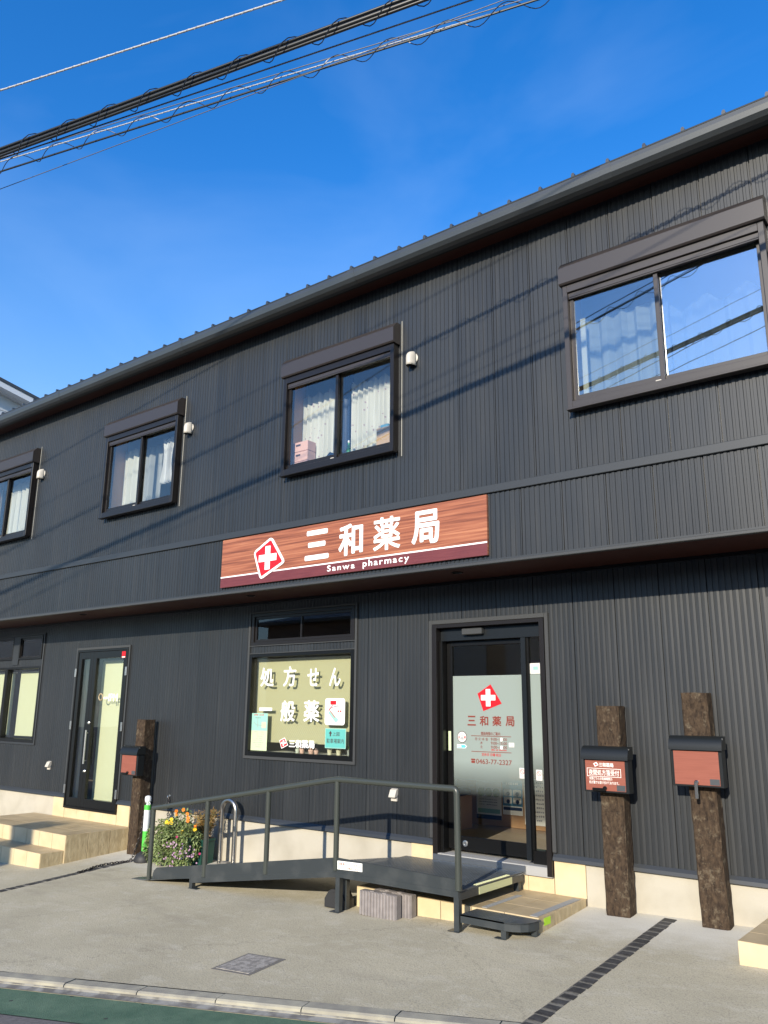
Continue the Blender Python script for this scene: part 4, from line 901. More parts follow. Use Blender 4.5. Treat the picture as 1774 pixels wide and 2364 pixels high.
MB().box(-3.786, -3.762, -1.083, -0.06, 0.105, 0.1625, 0.002).build('edge_channel', 'ramp_paint', RP)
MB().box(-3.7618, -3.7588, -0.80, -0.26, 0.108, 0.1635).build('glow_strip', 'glow_strip', RP)
g_ = MB()
for k in range(27):
    for j in range(2): g_.lathe([(0.008, 0.1752), (0.006, 0.1785), (0.002, 0.1795)], (-3.785-j*0.02, -0.80+k*0.0205, 0), 7)
g_.build('glow_dots', 'glow_strip', RP)
for x, y in ((-5.02, -1.075), (-3.788, -1.075), (-3.80, -0.10), (-5.02, -0.98)):
    zb = max(glin(x, y), 0.0235 if y > -0.85 else -9); h = MB().box(x-0.024, x+0.024, y-0.024, y+0.024, zb, 0.13 if y < -1 else 0.104, 0.002)
    if y < -1: h.box(x-0.07, x+0.03, y-0.045, y+0.035, zb+0.0005, zb+0.006)
    h.build('leg', 'ramp_paint', RP)
x = -6.985; MB().box(x-0.02, x+0.025, -1.095, -1.05, glin(x, RY)-.004, zr(-7.0)-0.02).box(x-0.03, x+0.10, -1.098, -1.03, glin(x, RY), glin(x, RY)+0.006).build('leg', 'ramp_paint', RP)
RT = [(-7.675, 0.516), (-6.79, 0.645), (-5.92, 0.787)]
def arc(p0, p1, p2, r, n=6):
    p0, p1, p2 = Vector(p0), Vector(p1), Vector(p2); a = (p0-p1).normalized(); c = (p2-p1).normalized(); out = []
    for i in range(n+1):
        t_ = i/n; out.append(p1+a*r*(1-t_)**2+c*r*t_**2)
    return out
hr = [(-7.675, RY, 0.500)]+[(-5.16, RY, 0.924)]+arc((-7.675, RY, 0.5135), (-5.045, RY, 0.9405), (-3.775, RY, 0.9375), 0.05)+arc((-5.045, RY, 0.9405), (-3.775, RY, 0.9375), (-3.77, RY, 0.2), 0.035)+[(-3.768, RY, 0.18)]
MB().tube(hr, 0.0262, 16).build('handrail', 'rail_paint', RP, True)
for x, zt, zb in ((-7.670, 0.502, zr(-7.67)), (-6.79, 0.645, zr(-6.79)), (-5.92, 0.787, zr(-5.92)), (-5.05, 0.93, 0.18)): MB().tube([(x, RY, zb), (x, RY, zt)], 0.0245, 16).build('post', 'rail_paint', RP, True)
PQ = crop(700, 1780, 2.371); py_ = RY-0.0068
c0, c1, c2, c3 = [PY(*PQ(*u), py_) for u in ((190, 490), (325, 507), (325, 553), (190, 537))]
MB().add([(p.x, py_-0.0035, p.z) for p in (c0, c3, c2, c1)]+[(p.x, py_+.0005, p.z) for p in (c0, c3, c2, c1)], [(0, 1, 2, 3), (7, 6, 5, 4), (0, 4, 5, 1), (1, 5, 6, 2), (2, 6, 7, 3), (3, 7, 4, 0)]).build('notice_plate', 'white_print', RP)
zm = (c0.z+c3.z)/2; ww = c1.x-c0.x; hh = c0.z-c3.z
letters('自転車・バイクの方は', c0.x+ww*.06, c0.x+ww*.92, zm+hh*.03, zm+hh*.36, py_-0.004, 'brown_print', RP, 0.01, 0.001); letters('こちらへお停めください', c0.x+ww*.06, c0.x+ww*.94, zm-hh*.38, zm-hh*.06, py_-0.004, 'brown_print', RP, 0.01, 0.001)
# small lower step plate
LS = thing('low_step', 'small dark grey steel step plate with rounded corner beside the landing', 'step', (-3.45, -0.98, -0.1))
cv = [(-3.745, -0.862), (-3.745, -1.105), (-3.36, -1.105)]+[(-3.36+0.18*math.sin(rad(a)), -0.925-0.18*math.cos(rad(a))) for a in (20, 40, 60, 80)]+[(-3.178, -0.90), (-3.178, -0.862)]
MB().prism(cv, 'z', 0.004, 0.016).build('plate', 'deck_paint', LS)
stuff(tread(MB(), -3.74, -3.30, -1.10, -0.87, lambda x: 0.016).build('tread_pattern', 'deck_paint', LS))
b = MB(); ed = cv[1:-1]; v = []
for p, q in ed: v += [(p, q, 0.0155), (p, q, -0.044), (p, q+0.005, -0.044), (p, q+0.005, 0.0038)]
b.add(v, [(4*i+j, 4*i+4+j, 4*i+4+(j+1) % 4, 4*i+(j+1) % 4) for i in range(len(ed)-1) for j in range(4)]); b.build('apron', 'ramp_paint', LS)
for x, y in ((-3.372, -1.078), (-3.205, -0.912)): MB().box(x-0.022, x+0.022, y-0.02, y+0.02, glin(x, y), 0.0038, 0.002).box(x-0.075, x+0.02, y-0.03, y+0.02, glin(x, y)+.0005, glin(x, y)+0.005).build('leg', 'ramp_paint', LS)

# ------------------------------------------------------------------ things under and beside the ramp
def cblock(x0, x1, y0, y1, zt, label):
    zb = glin((x0+x1)/2, y0)
    t = thing('concrete_block', label, 'block', ((x0+x1)/2, (y0+y1)/2, zb), 'concrete blocks under the landing')
    MB().box(x0, x1, y0+0.008, y1, zb, zt, 0.003).build('core', 'block_concrete', t)
    n = 12; w = (x1-x0)/n; r = MB()
    for i in range(n): r.prism([(x0+i*w+.003, y0+.0085), (x0+i*w+.009, y0-.004), (x0+(i+1)*w-.009, y0-.004), (x0+(i+1)*w-.003, y0+.0085)], 'z', zb+.001, zt-.002)
    r.build('ribbed_face', 'block_concrete', t)
    for i in (1, 2): MB().box(x0+(x1-x0)*i/3-.02, x0+(x1-x0)*i/3+.02, y0+.012, y1-.004, zt, zt+.006).build('top_key', 'block_concrete', t)
cblock(-4.80, -4.405, -1.065, -0.985, 0.048, 'front one of two ribbed grey concrete blocks leaning under the landing')
cblock(-4.715, -4.325, -0.965, -0.885, 0.050, 'rear ribbed concrete block half hidden behind another block under the landing')
zb = glin(-5.1, -0.95); t = [(-0.115, 0), (0.115, 0), (0.115, 0.07), (0.07, 0.135), (0.03, 0.155), (-0.03, 0.155), (-0.07, 0.135), (-0.115, 0.07)]
o = MB().prism([(-5.12+p, zb+q) for p, q in t], 'y', -1.02, -0.885).build('rubber_stop', 'rubber'); tag(o, 'black rubber block standing behind the landing leg', 'wheel stop')
MB().prism([(-5.12+p*0.72, zb+0.01+q*0.78) for p, q in t], 'y', -1.0275, -1.0202).build('face_ridge', 'rubber', o)
# manhole
zc = [(-4.87, -2.625), (-4.515, -2.59), (-4.53, -2.215), (-4.885, -2.25)]
MH = thing('manhole_cover', 'square worn iron access cover set in the concrete forecourt', 'manhole cover', (-4.7, -2.42, glin(-4.7, -2.42)))
def flatpoly(pts, dz, th): return MB().add([(p, q, glin(p, q)+dz) for p, q in pts]+[(p, q, glin(p, q)+dz-th) for p, q in pts], [(0, 1, 2, 3), (7, 6, 5, 4), (0, 4, 5, 1), (1, 5, 6, 2), (2, 6, 7, 3), (3, 7, 4, 0)])
flatpoly(zc, 0.003, 0.03).build('frame', 'iron_frame', MH); flatpoly(inset(zc, 0.86), 0.0065, 0.02).build('lid', 'iron', MH)
# stainless hoop
hp = [(-7.647, -0.14, glin(-7.64, -.14))]+[(-7.53-0.117*math.cos(rad(a)), -0.14, 0.405+0.115*math.sin(rad(a))) for a in range(0, 181, 12)]+[(-7.413, -0.14, glin(-7.43, -.14))]
o = MB().tube(hp, 0.029, 18).build('steel_hoop', 'steel', None, True); tag(o, 'polished stainless steel U shaped hoop barrier against the wall', 'hoop')
MB().box(-7.52, -7.42, -0.24, -0.17, glin(-7.47, -.2), glin(-7.47, -.2)+0.05, 0.006).build('anchor_block', 'iron_frame', o)
# bollard and chains
BO = thing('bollard', 'green and white banded plastic post on a black rubber base', 'bollard', (-8.65, -0.44, glin(-8.65, -.44)))
zb = glin(-8.65, -.44); c = (-8.65, -0.44, zb)
MB().lathe([(0.115, 0), (0.118, 0.03), (0.10, 0.075), (0.06, 0.105), (0.042, 0.12)], c, 24).build('base', 'rubber', BO, True)
def band(nm, z0, z1, m, r=0.037): MB().lathe([(r, z0), (r, z1)], c, 20).build(nm, m, BO, True)
band('green_band', 0.12, 0.345, 'bollard_green', 0.0368); band('white_band', 0.345, 0.585, 'bollard_white'); band('green_band', 0.585, 0.640, 'bollard_green', 0.039)
MB().lathe([(0.016, 0.64), (0.016, 0.672), (0.036, 0.680), (0.040, 0.71), (0.034, 0.738), (0.012, 0.748)], c, 20).build('knob', 'bollard_white', BO, True)
for s in (-1, 1): MB().tube([(-8.65+s*(0.018+0.024*math.sin(rad(a))), -0.44, zb+0.655+0.02*math.cos(rad(a))) for a in range(0, 200, 25)], 0.005, 6).build('hook', 'bollard_white', BO)
def chain(pts, label, ll=0.042):
    b = MB(); P_ = [Vector(p) for p in pts]; seg = [(P_[i], P_[i+1]) for i in range(len(P_)-1)]; tot = sum((q-p).length for p, q in seg); n = int(tot/(ll*0.72))
    def at(s):
        for p, q in seg:
            l = (q-p).length
            if s <= l or (p, q) == seg[-1]: return p+(q-p)*(s/l), (q-p).normalized()
            s -= l
    for i in range(n):
        p, d = at((i+0.5)*tot/n); a = d.orthogonal().normalized(); bb = d.cross(a); w = a if i % 2 else bb
        b.tube([p+d*(ll/2*math.cos(x))+w*(ll*0.30*math.sin(x)) for x in [2*math.pi*k/8 for k in range(9)]], 0.0045, 5, False)
    o = b.build('chain', 'chain_metal'); tag(o, label, 'chain', 'barrier chains'); return o
def catenary(a, c, sag, n=14):
    a, c = Vector(a), Vector(c); return [a.lerp(c, i/n)-Vector((0, 0, sag*4*(i/n)*(1-i/n))) for i in range(n+1)]
ch = chain(catenary((-8.805, -0.012, 0.455), (-8.42, -0.30, -0.10), 0.02)+[(-8.3, -0.42, -0.2)], 'dark chain hanging from a hook on the wall into the flowers')
MB().tube([(-8.805, -0.001, 0.475), (-8.805, -0.03, 0.475), (-8.805, -0.036, 0.462), (-8.805, -0.02, 0.45)], 0.005, 6).lathe([(0.018, 0), (0.018, -0.004)], (-8.805, -0.001, 0.475), 12, 'y').build('wall_hook', 'alu', ch)
gx = [(-8.78, -0.55), (-8.86, -0.66), (-8.92, -0.80), (-8.90, -0.95), (-8.84, -1.05), (-8.82, -1.2)]
chain([(-8.69, -0.44, zb+0.655), (-8.715, -0.46, zb+0.30), (-8.76, -0.52, zb+0.05)]+[(p, q, glin(p, q)+0.014) for p, q in gx], 'dark chain dropping from the green bollard and lying on the concrete')

# ------------------------------------------------------------------ planter with flowers
def leafmesh(b, p, d, up, l, w):
    d = d.normalized(); s = d.cross(up)
    if s.length < 1e-3: s = d.orthogonal()
    s.normalize(); n = s.cross(d)
    b.add([p, p+d*l*0.5+s*w*0.5+n*w*0.16, p+d*l-n*l*0.12, p+d*l*0.5-s*w*0.5+n*w*0.16, p+d*l*0.5-n*0.001], [(0, 1, 4), (1, 2, 4), (2, 3, 4), (3, 0, 4)])
def rv(): 
    while True:
        v = Vector((random.uniform(-1, 1), random.uniform(-1, 1), random.uniform(-1, 1)))
        if 0.05 < v.length < 1: return v
PZ = glin(-8.1, -0.25)
PL = thing('flower_planter', 'green plastic planter spilling over with yellow orange and pink flowers', 'planter', (-8.15, -0.25, PZ))
MB().prism([(-8.40, PZ), (-7.775, PZ), (-7.755, 0.06), (-8.42, 0.06)], 'y', -0.31, -0.13).build('trough', 'pot_green', PL)
MB().box(-8.43, -7.745, -0.32, -0.12, 0.0605, 0.085, 0.004).build('rim', 'pot_green', PL); MB().box(-8.41, -7.765, -0.305, -0.135, 0.0855, 0.092).build('soil', 'soil', PL)
blobs = [(-8.42, -0.36, 0.10, .20, .16, .15), (-8.25, -0.40, 0.00, .22, .16, .17), (-8.50, -0.38, -0.08, .16, .14, .14), (-8.12, -0.40, 0.12, .20, .14, .14), (-7.98, -0.38, 0.05, .18, .13, .15),
         (-8.16, -0.28, 0.24, .10, .10, .14), (-8.22, -0.44, -0.12, .22, .14, .10), (-7.98, -0.40, -0.08, .16, .12, .12), (-7.90, -0.38, 0.12, .13, .10, .12), (-8.48, -0.36, 0.04, .20, .13, .14), (-8.30, -0.34, 0.16, .16, .12, .10), (-7.88, -0.37, 0.0, .10, .07, .12)]
for mname, cnt in (('leaf_mix', 2300), ('leaf_pale', 2600)):
    b = MB()
    for i in range(cnt):
        bl = random.choice(blobs); r = rv(); r = r.normalized()*(r.length**0.35)
        p = Vector((bl[0]+r.x*bl[3], bl[1]+r.y*bl[4], bl[2]+r.z*bl[5])); p.z = max(p.z, glin(p.x, p.y)+0.012); p.y = min(p.y, -0.04)
        d = r*0.8+rv()*0.7+Vector((0, -0.25, -0.35)); leafmesh(b, p, d, Vector((0, 0, 1))+rv()*0.6, random.uniform(0.026, 0.056), random.uniform(0.015, 0.030))
    stuff(b.build('foliage', mname, PL))
b = MB()
for i in range(60):
    bl = random.choice(blobs); p1 = Vector((bl[0]+random.uniform(-.8, .8)*bl[3], bl[1]+random.uniform(-.8, .5)*bl[4], bl[2]+random.uniform(-.5, .9)*bl[5]))
    p0 = Vector((min(-7.80, max(-8.38, bl[0]+random.uniform(-.1, .1))), -0.22, 0.09)); b.tube([p0, (p0+p1)/2+Vector((0, -.03, .05)), p1], [0.004, 0.003, 0.002], 5)
stuff(b.build('stems', 'stem', PL))
def flower(r, n=6):
    b = MB()
    for k in range(n):
        a = 2*math.pi*k/n; u = Vector((math.cos(a), 0.0, math.sin(a))); w = Vector((-math.sin(a), 0, math.cos(a)))
        b.add([(0, 0, 0), u*r*.6+w*r*.42+Vector((0, -.2*r, 0)), u*r+Vector((0, -.05*r, 0)), u*r*.6-w*r*.42+Vector((0, -.2*r, 0))], [(0, 1, 2, 3)])
    b.lathe([(r*.22, 0), (r*.2, -r*.3), (r*.05, -r*.36)], (0, 0, 0), 6, 'y'); return b
FLM = {m: flower(r).mesh('flower', m, (0, 0, 0)) for m, r in (('flower_yellow', 0.023), ('flower_orange', 0.023), ('flower_pink', 0.0105), ('flower_magenta', 0.015))}
fq = crop(300, 1780, 6.385)
def fl(px, py, y, m):
    p = PY(*fq(px, py), y); o = put('flower', FLM[m], p, PL); o.rotation_euler = (random.uniform(-.5, .3), random.uniform(-3, 3), random.uniform(.2, 1.1)); return p
heads = [fl(x, y, -0.42, 'flower_yellow') for x, y in ((550, 745), (615, 710), (585, 772), (618, 765), (770, 890), (975, 850), (950, 865), (540, 760))]+[fl(x, y, -0.34, 'flower_orange') for x, y in ((685, 590), (690, 640), (790, 572), (850, 630), (860, 690), (855, 735), (970, 815))]
for x, y in ((695, 970), (1030, 1220)): fl(x, y, -0.52, 'flower_magenta')
for i in range(48): fl(random.gauss(740, 130), random.gauss(1230, 85), -0.55+random.uniform(-.02, .02), 'flower_pink')
for i in range(10): fl(random.uniform(540, 780), random.uniform(1040, 1120), -0.55, 'flower_pink')
b = MB()
for p in heads: b.tube([p+Vector((0, .004, 0)), p+Vector((0.0, 0.04, -0.08)), Vector((p.x, -0.30, min(p.z-0.12, 0.2)))], 0.0025, 5)
stuff(b.build('flower_stalks', 'stem', PL))
DP = thing('dry_plant', 'bushy brown dried plant growing at the right end of the planter', 'plant', (-7.80, -0.22, 0.09))
b = MB(); b2 = MB()
for i in range(80):
    a = random.uniform(0, 2*math.pi); tip = Vector((-7.80+0.20*math.cos(a)*random.uniform(.2, 1), -0.24+0.13*math.sin(a)*random.uniform(.2, 1), random.uniform(0.22, 0.42)))
    p0 = Vector((-7.82+random.uniform(-.04, .04), -0.22, 0.09)); b2.tube([p0, p0.lerp(tip, .5)+Vector((0, 0, .03)), tip], [.004, .003, .0015], 5)
    for k in range(26):
        t_ = random.uniform(.25, 1); p = p0.lerp(tip, t_)+rv()*0.03; p.y = min(p.y, -0.035); leafmesh(b, p, (tip-p0)*1.5+rv(), rv(), random.uniform(.025, .055), random.uniform(.006, .011))
stuff(b.build('dry_leaves', 'leaf_dry', DP)); stuff(b2.build('twigs', 'stem', DP))

# ------------------------------------------------------------------ lettering and cards on the shop window
WY = 0.0275
for ch, a, c, z0, z1 in (('処', -7.278, -7.055, 1.812, 2.032), ('方', -6.895, -6.690, 1.809, 2.040), ('せ', -6.510, -6.338, 1.809, 2.010), ('ん', -6.175, -6.010, 1.807, 2.006),
                         ('一', -7.275, -7.062, 1.532, 1.568), ('般', -6.918, -6.690, 1.414, 1.650), ('薬', -6.552, -6.316, 1.416, 1.653)):
    letters(ch, a, c, z0, z1, WY, 'white_letter', pw, 0.018, 0.0015, 'character')
sq_ = [(-6.923, 1.202), (-6.884, 1.112), (-6.779, 1.154), (-6.838, 1.237)]
quadlogo('white_diamond', sq_, WY, 'white_letter', pw, 0.001); quadlogo('red_diamond', inset(sq_, 0.84), WY-0.0012, 'red_print', pw, 0.001); cross(-6.853, 1.177, 0.07, 0.065, 0.021, WY-0.0024, 'white_letter', pw, 0.001)
letters('三和薬局', -6.765, -6.372, 1.129, 1.218, WY, 'white_letter', pw, 0.03, 0.0012)
CY = 0.0265
mc = MB().prism(rrect(-6.227, -5.936, 1.388, 1.673, 0.03), 'y', CY-0.002, CY).build('map_card', 'white_letter'); tag(mc, 'white rounded card with a little street map in the shop window', 'card')
wq = crop(560, 1600, 6.385); my = CY-0.0021
def wpt(x, y): p = PY(*wq(x, y), my); return (p.x, p.z)
def ribbon(name, pts, w, m, parent, y):
    b = MB()
    for p, q in zip(pts, pts[1:]):
        p, q = Vector(p), Vector(q); d = (q-p).normalized(); n = Vector((-d.y, d.x))*w/2; e = d*w*0.3
        b.prism([tuple(p-e+n), tuple(p-e-n), tuple(q+e-n), tuple(q+e+n)], 'y', y-0.0008, y)
    return b.build(name, m, parent)
ribbon('map_road', [wpt(1245, 275), wpt(1300, 225), wpt(1370, 195), wpt(1485, 190)], 0.012, 'grey_print', mc, my); ribbon('map_road', [wpt(1420, 100), wpt(1408, 180)], 0.012, 'grey_print', mc, my-0.0009)
MB().prism([wpt(1298, 112), wpt(1298, 172), wpt(1385, 172), wpt(1385, 112)], 'y', my-0.001, my).build('map_block', 'red_print', mc)
MB().prism([wpt(1262, 290), wpt(1380, 445), wpt(1418, 395), wpt(1300, 255)], 'y', my-0.0008, my).build('map_lot', 'teal_pale', mc)
ribbon('map_route', [wpt(1335, 180), wpt(1280, 240), wpt(1365, 360)], 0.008, 'red_text', mc, my-0.002)
for x in (1415, 1450): p = wpt(x, 270); MB().prism(disc(p[0], p[1], 0.012, 12), 'y', my-0.001, my).build('map_number', 'red_text', mc)
p0, p1 = wpt(1375, 240), wpt(1490, 240); bars([(p0[0], p1[0], p0[1], 0.008, 9)], my).build('small_print', 'red_text', mc)
tcard = MB().box(-6.215, -5.914, CY-0.002, CY, 1.142, 1.352).build('parking_card', 'teal_pale'); tag(tcard, 'teal parking notice card with an arrow at the lower right of the shop window', 'card')
MB().box(-6.207, -5.922, CY-0.0032, CY-0.0022, 1.150, 1.344).build('card_face', 'teal', tcard)
ty = CY-0.0034
letters('上図', -6.105, -6.005, 1.272, 1.315, ty, 'dark_print', tcard, 0.005, 0.0008); letters('駐車場案内', -6.190, -5.940, 1.195, 1.245, ty, 'dark_print', tcard, 0.005, 0.0008)
MB().prism([(-6.145, 1.268), (-6.127, 1.268), (-6.127, 1.296), (-6.112, 1.296), (-6.136, 1.326), (-6.160, 1.296), (-6.145, 1.296)], 'y', ty-0.0008, ty).build('arrow', 'dark_print', tcard)
po = MB().box(-7.392, -7.125, CY-0.002, CY, 1.079, 1.503).build('notice_poster', 'pale_green_paper'); tag(po, 'tall pale green and teal notice at the lower left of the shop window', 'poster')
MB().box(-7.391, -7.126, CY-0.003, CY-0.0021, 1.305, 1.502).build('map_field', 'teal_pale', po)
bars([(-7.36, -7.15, 1.485, 0.014, 11)], CY-0.0031).build('heading', 'red_text', po)
ribbon('map_line', [(-7.33, 1.45), (-7.24, 1.45)], 0.004, 'dark_print', po, CY-0.0032); ribbon('map_line', [(-7.29, 1.455), (-7.285, 1.34)], 0.006, 'grey_print', po, CY-0.0042); ribbon('map_line', [(-7.35, 1.40), (-7.31, 1.37), (-7.22, 1.365)], 0.006, 'grey_print', po, CY-0.0052)
MB().prism(rrect(-7.225, -7.145, 1.335, 1.405, 0.012), 'y', CY-0.004, CY-0.0031).build('note', 'pale_green_paper', po)
bars([(-7.37+random.uniform(0, .08), -7.20+random.uniform(0, .05), 1.29-k*0.024, 0.007, 8) for k in range(8)]+[(-7.215, -7.155, 1.39-k*.014, .005, 5) for k in range(4)], CY-0.0042).build('small_print', 'grey_print', po)
# stickers on the doors
SY = 0.1185
st = MB().prism(disc(-4.491, 1.302, 0.055), 'y', SY-0.001, SY).build('caution_sticker', 'dark_print'); tag(st, 'round white caution sticker with a triangle on the frosted door', 'sticker')
MB().prism(disc(-4.491, 1.302, 0.050), 'y', SY-0.002, SY-0.0011).build('white_disc', 'white_card', st); MB().prism([(-4.512, 1.278), (-4.470, 1.278), (-4.491, 1.328)], 'y', SY-0.003, SY-0.0021).build('triangle', 'grey_print', st)
letters('!', -4.494, -4.488, 1.284, 1.314, SY-0.0031, 'white_letter', st, 0.01, 0.0005)
letters('注', -4.536, -4.514, 1.288, 1.311, SY-0.0021, 'red_text', st, 0.02, 0.0008); letters('意', -4.468, -4.446, 1.288, 1.311, SY-0.0021, 'red_text', st, 0.02, 0.0008)
st = MB().prism([(-4.551, 1.195), (-4.456, 1.195), (-4.437, 1.213), (-4.456, 1.231), (-4.551, 1.231)], 'y', SY-0.001, SY).build('arrow_sticker', 'white_letter'); tag(st, 'small light blue arrow sticker below the round caution sticker', 'sticker')
MB().prism([(-4.547, 1.199), (-4.459, 1.199), (-4.445, 1.213), (-4.459, 1.227), (-4.547, 1.227)], 'y', SY-0.002, SY-0.0011).build('blue_face', 'cyan_tag', st); letters('自動', -4.543, -4.498, 1.204, 1.223, SY-0.0021, 'white_letter', st, 0.02, 0.0006)
st = MB().prism(rrect(-3.971, -3.912, 1.221, 1.263, 0.004), 'y', SY-0.001, SY).build('notice_sticker', 'white_card'); tag(st, 'small white rectangular sticker right of the opening hours', 'sticker'); bars([(-3.96, -3.925, 1.252, .004, 5), (-3.945, -3.920, 1.233, .004, 4)], SY-0.0011).build('small_print', 'red_text', st)
def nosign(x, z, y, label):
    st = MB().prism(rrect(x-.031, x+.031, z-.047, z+.047, .006), 'y', y-0.001, y).build('prohibition_sticker', 'white_card'); tag(st, label, 'sticker', 'prohibition stickers on the door')
    MB().tube([(x+.0205*math.cos(2*math.pi*k/24), y-0.0015, z+.014+.0205*math.sin(2*math.pi*k/24)) for k in range(25)], 0.0018, 4, False).build('red_ring', 'red_text', st)
    ribbon('slash', [(x-.012, z+.026), (x+.012, z+.002)], 0.0035, 'red_text', st, y-0.0021); bars([(x-.022, x+.022, z-.023, .006, 6), (x-.015, x+.015, z-.034, .006, 5)], y-0.0011).build('small_print', 'grey_print', st)
nosign(-3.835, 0.994, SY, 'small white sticker with red prohibition ring on the sliding leaf')
nosign(-3.640, 0.989, 0.0745, 'small white sticker with red prohibition ring on the fixed side pane')
st = MB().prism(rrect(-3.698, -3.590, 1.893, 1.992, .006), 'y', 0.0735, 0.0745).build('square_sticker', 'white_card'); tag(st, 'square white sticker high on the side pane of the sliding door', 'sticker')
MB().prism(rrect(-3.665, -3.615, 1.930, 1.962, .004), 'y', 0.0728, 0.0734).build('pale_print', 'teal_pale', st)
for x0, x1, z0, z1, y, lb in ((-10.05, -9.965, 2.235, 2.325, -0.0212, 'red sticker at the top corner of the glass double door'), (-12.255, -12.20, 2.065, 2.135, 0.0272, 'red sticker in the top corner of the left office window')):
    st = MB().box(x0, x1, y-0.001, y, z0, z1).build('red_sticker', 'red_print'); tag(st, lb, 'sticker', 'red security stickers'); MB().box(x0+.006, x1-.006, y-0.002, y-0.0011, z0+.005, z0+.018).build('white_strip', 'white_letter', st)

# ------------------------------------------------------------------ blinds, curtains and what stands in the windows
def sheet(x0, x1, z0, z1, y, m, amp=0.0, waves=0, name='curtain', top=0.0, taper=0.0, th=0.003):
    nx = max(2, int(waves*8)); nzz = 10; b = MB(); v = []
    ph = random.uniform(0, 6)
    for j in range(nzz+1):
        for i in range(nx+1):
            u = i/nx; w = j/nzz; a = u*waves*2*math.pi+ph
            xx = x0+(x1-x0)*u; xx = (x0+x1)/2+(xx-(x0+x1)/2)*(1-taper*math.sin(math.pi*w))
            v.append((xx, y+amp*(math.sin(a)+0.35*math.sin(2.3*a+1+w))*(0.7+0.5*(1-w)), z0+(z1-z0)*w+(top*math.sin(a*0.5)*w if w == 1 else 0)))
    b.add(v, [(j*(nx+1)+i, j*(nx+1)+i+1, (j+1)*(nx+1)+i+1, (j+1)*(nx+1)+i) for j in range(nzz) for i in range(nx)])
    o = b.build(name, m, None, waves > 0)
    return o
def blind(x0, x1, z0, z1, y, m, label):
    o = MB().box(x0, x1, y, y+0.003, z0, z1).build('roller_blind', m); tag(o, label, 'blind', 'roller blinds behind the ground floor glass')
    MB().box(x0, x1, y-0.006, y-0.0005, z0-0.012, z0+0.008, 0.003).build('bottom_bar', m, o); MB().tube([(x0, y+0.02, z1+0.012), (x1, y+0.02, z1+0.012)], 0.014, 10).build('roller', 'beige_plastic', o)
blind(-7.43, -5.80, 1.185, 2.120, 0.112, 'blind_khaki', 'khaki roller blind behind the white shop window characters')
blind(-10.76, -9.94, 0.30, 2.205, 0.16, 'blind_green', 'pale green roller blind behind the wide leaf of the double door')
blind(-13.02, -12.19, 1.115, 2.09, 0.14, 'blind_green', 'pale green roller blind in the right half of the office window')
blind(-14.1, -13.20, 1.115, 2.09, 0.14, 'blind_green', 'pale green roller blind in the left half of the office window')
o = sheet(-11.27, -11.03, 0.25, 2.3, 0.14, 'curtain_white', 0.02, 2); tag(o, 'greyish curtain behind the narrow leaf of the double door', 'curtain')
# pots on the shop window sill
for x, lb, m in ((-6.21, 'cream pot with a leafy sprout under the teal card in the shop window', 'pot_cream'), (-6.08, 'plain cream pot second from the right corner of the shop window sill', 'pot_cream'), (-5.925, 'grey pot with leaves in the right corner of the shop window sill', 'far_grey')):
    t = thing('small_pot', lb, 'pot', (x, 0.075, 1.0685), 'pots on the shop window sill'); MB().lathe([(0.022, 0), (0.030, 0.06), (0.032, 0.062), (0.026, 0.063)], (x, 0.10, 1.0685), 16).build('pot', m, t, True)
    b = MB()
    for k in range(9): leafmesh(b, Vector((x, 0.10, 1.13)), Vector((random.uniform(-1, 1), random.uniform(-.5, .5), random.uniform(.4, 1.2))), Vector((0, -1, 0)), random.uniform(.03, .055), .02)
    b.build('leaves', 'leaf_mix', t)
vb = thing('glass_vase', 'small clutter of glass ornaments in the middle of the shop window sill', 'ornament', (-6.65, 0.10, 1.0685))
for dx, r, h in ((-0.05, .026, .075), (0.02, .03, .09), (0.16, .035, .07), (0.24, .028, .06)): MB().lathe([(r*.7, 0), (r, h*.5), (r*.5, h*.85), (r*.6, h)], (-6.65+dx, 0.10, 1.0685), 12).build('ornament', 'curtain_white' if dx < 0 else 'box_pink', vb, True)
# upper window contents
q2 = crop(580, 700, 3.952); q1 = crop(200, 880, 5.533); q0 = crop(0, 860, 5.531); qR = crop(1270, 400, 3.294)
CU = -0.50
def ctop(q, x, y, yy=CU): return PY(*q(x, y), yy)
a, c = ctop(q2, 430, 870), ctop(q2, 775, 800); o = sheet(a.x, c.x, 4.0, (a.z+c.z)/2, CU, 'curtain_print', 0.022, 7, top=0.03); tag(o, 'patterned white curtain in the left pane of the window with boxes', 'curtain', 'curtains in the upper windows')
a, c = ctop(q2, 915, 735), ctop(q2, 1300, 650); o = sheet(a.x, c.x, 4.0, (a.z+c.z)/2, CU, 'curtain_print', 0.022, 8, top=0.03); tag(o, 'patterned white curtain in the right pane of the window with boxes', 'curtain', 'curtains in the upper windows')
a, c = ctop(q2, 830, 700), ctop(q2, 915, 700); o = sheet(a.x, c.x, 4.0, a.z+0.06, CU+0.06, 'navy', 0.02, 2); tag(o, 'narrow navy curtain edge between the two patterned curtains', 'curtain', 'curtains in the upper windows')
a, c = ctop(q1, 435, 930), ctop(q1, 690, 900); o = sheet(a.x, c.x, 4.0, a.z, CU, 'curtain_white', 0.03, 3.5, top=0.02); tag(o, 'pale curtain in the left pane of the window with the hanging garment', 'curtain', 'curtains in the upper windows')
a, c = ctop(q1, 735, 850), ctop(q1, 930, 830); o = sheet(a.x, c.x, 4.0, a.z, CU+0.05, 'curtain_grey', 0.03, 2.5); tag(o, 'greyish curtain folds behind the hanging garment', 'curtain', 'curtains in the upper windows')
a, c = PY(*q1(985, 760), -0.56), PY(*q1(1125, 760), -0.56); d_ = PY(*q1(1050, 1290), -0.56)
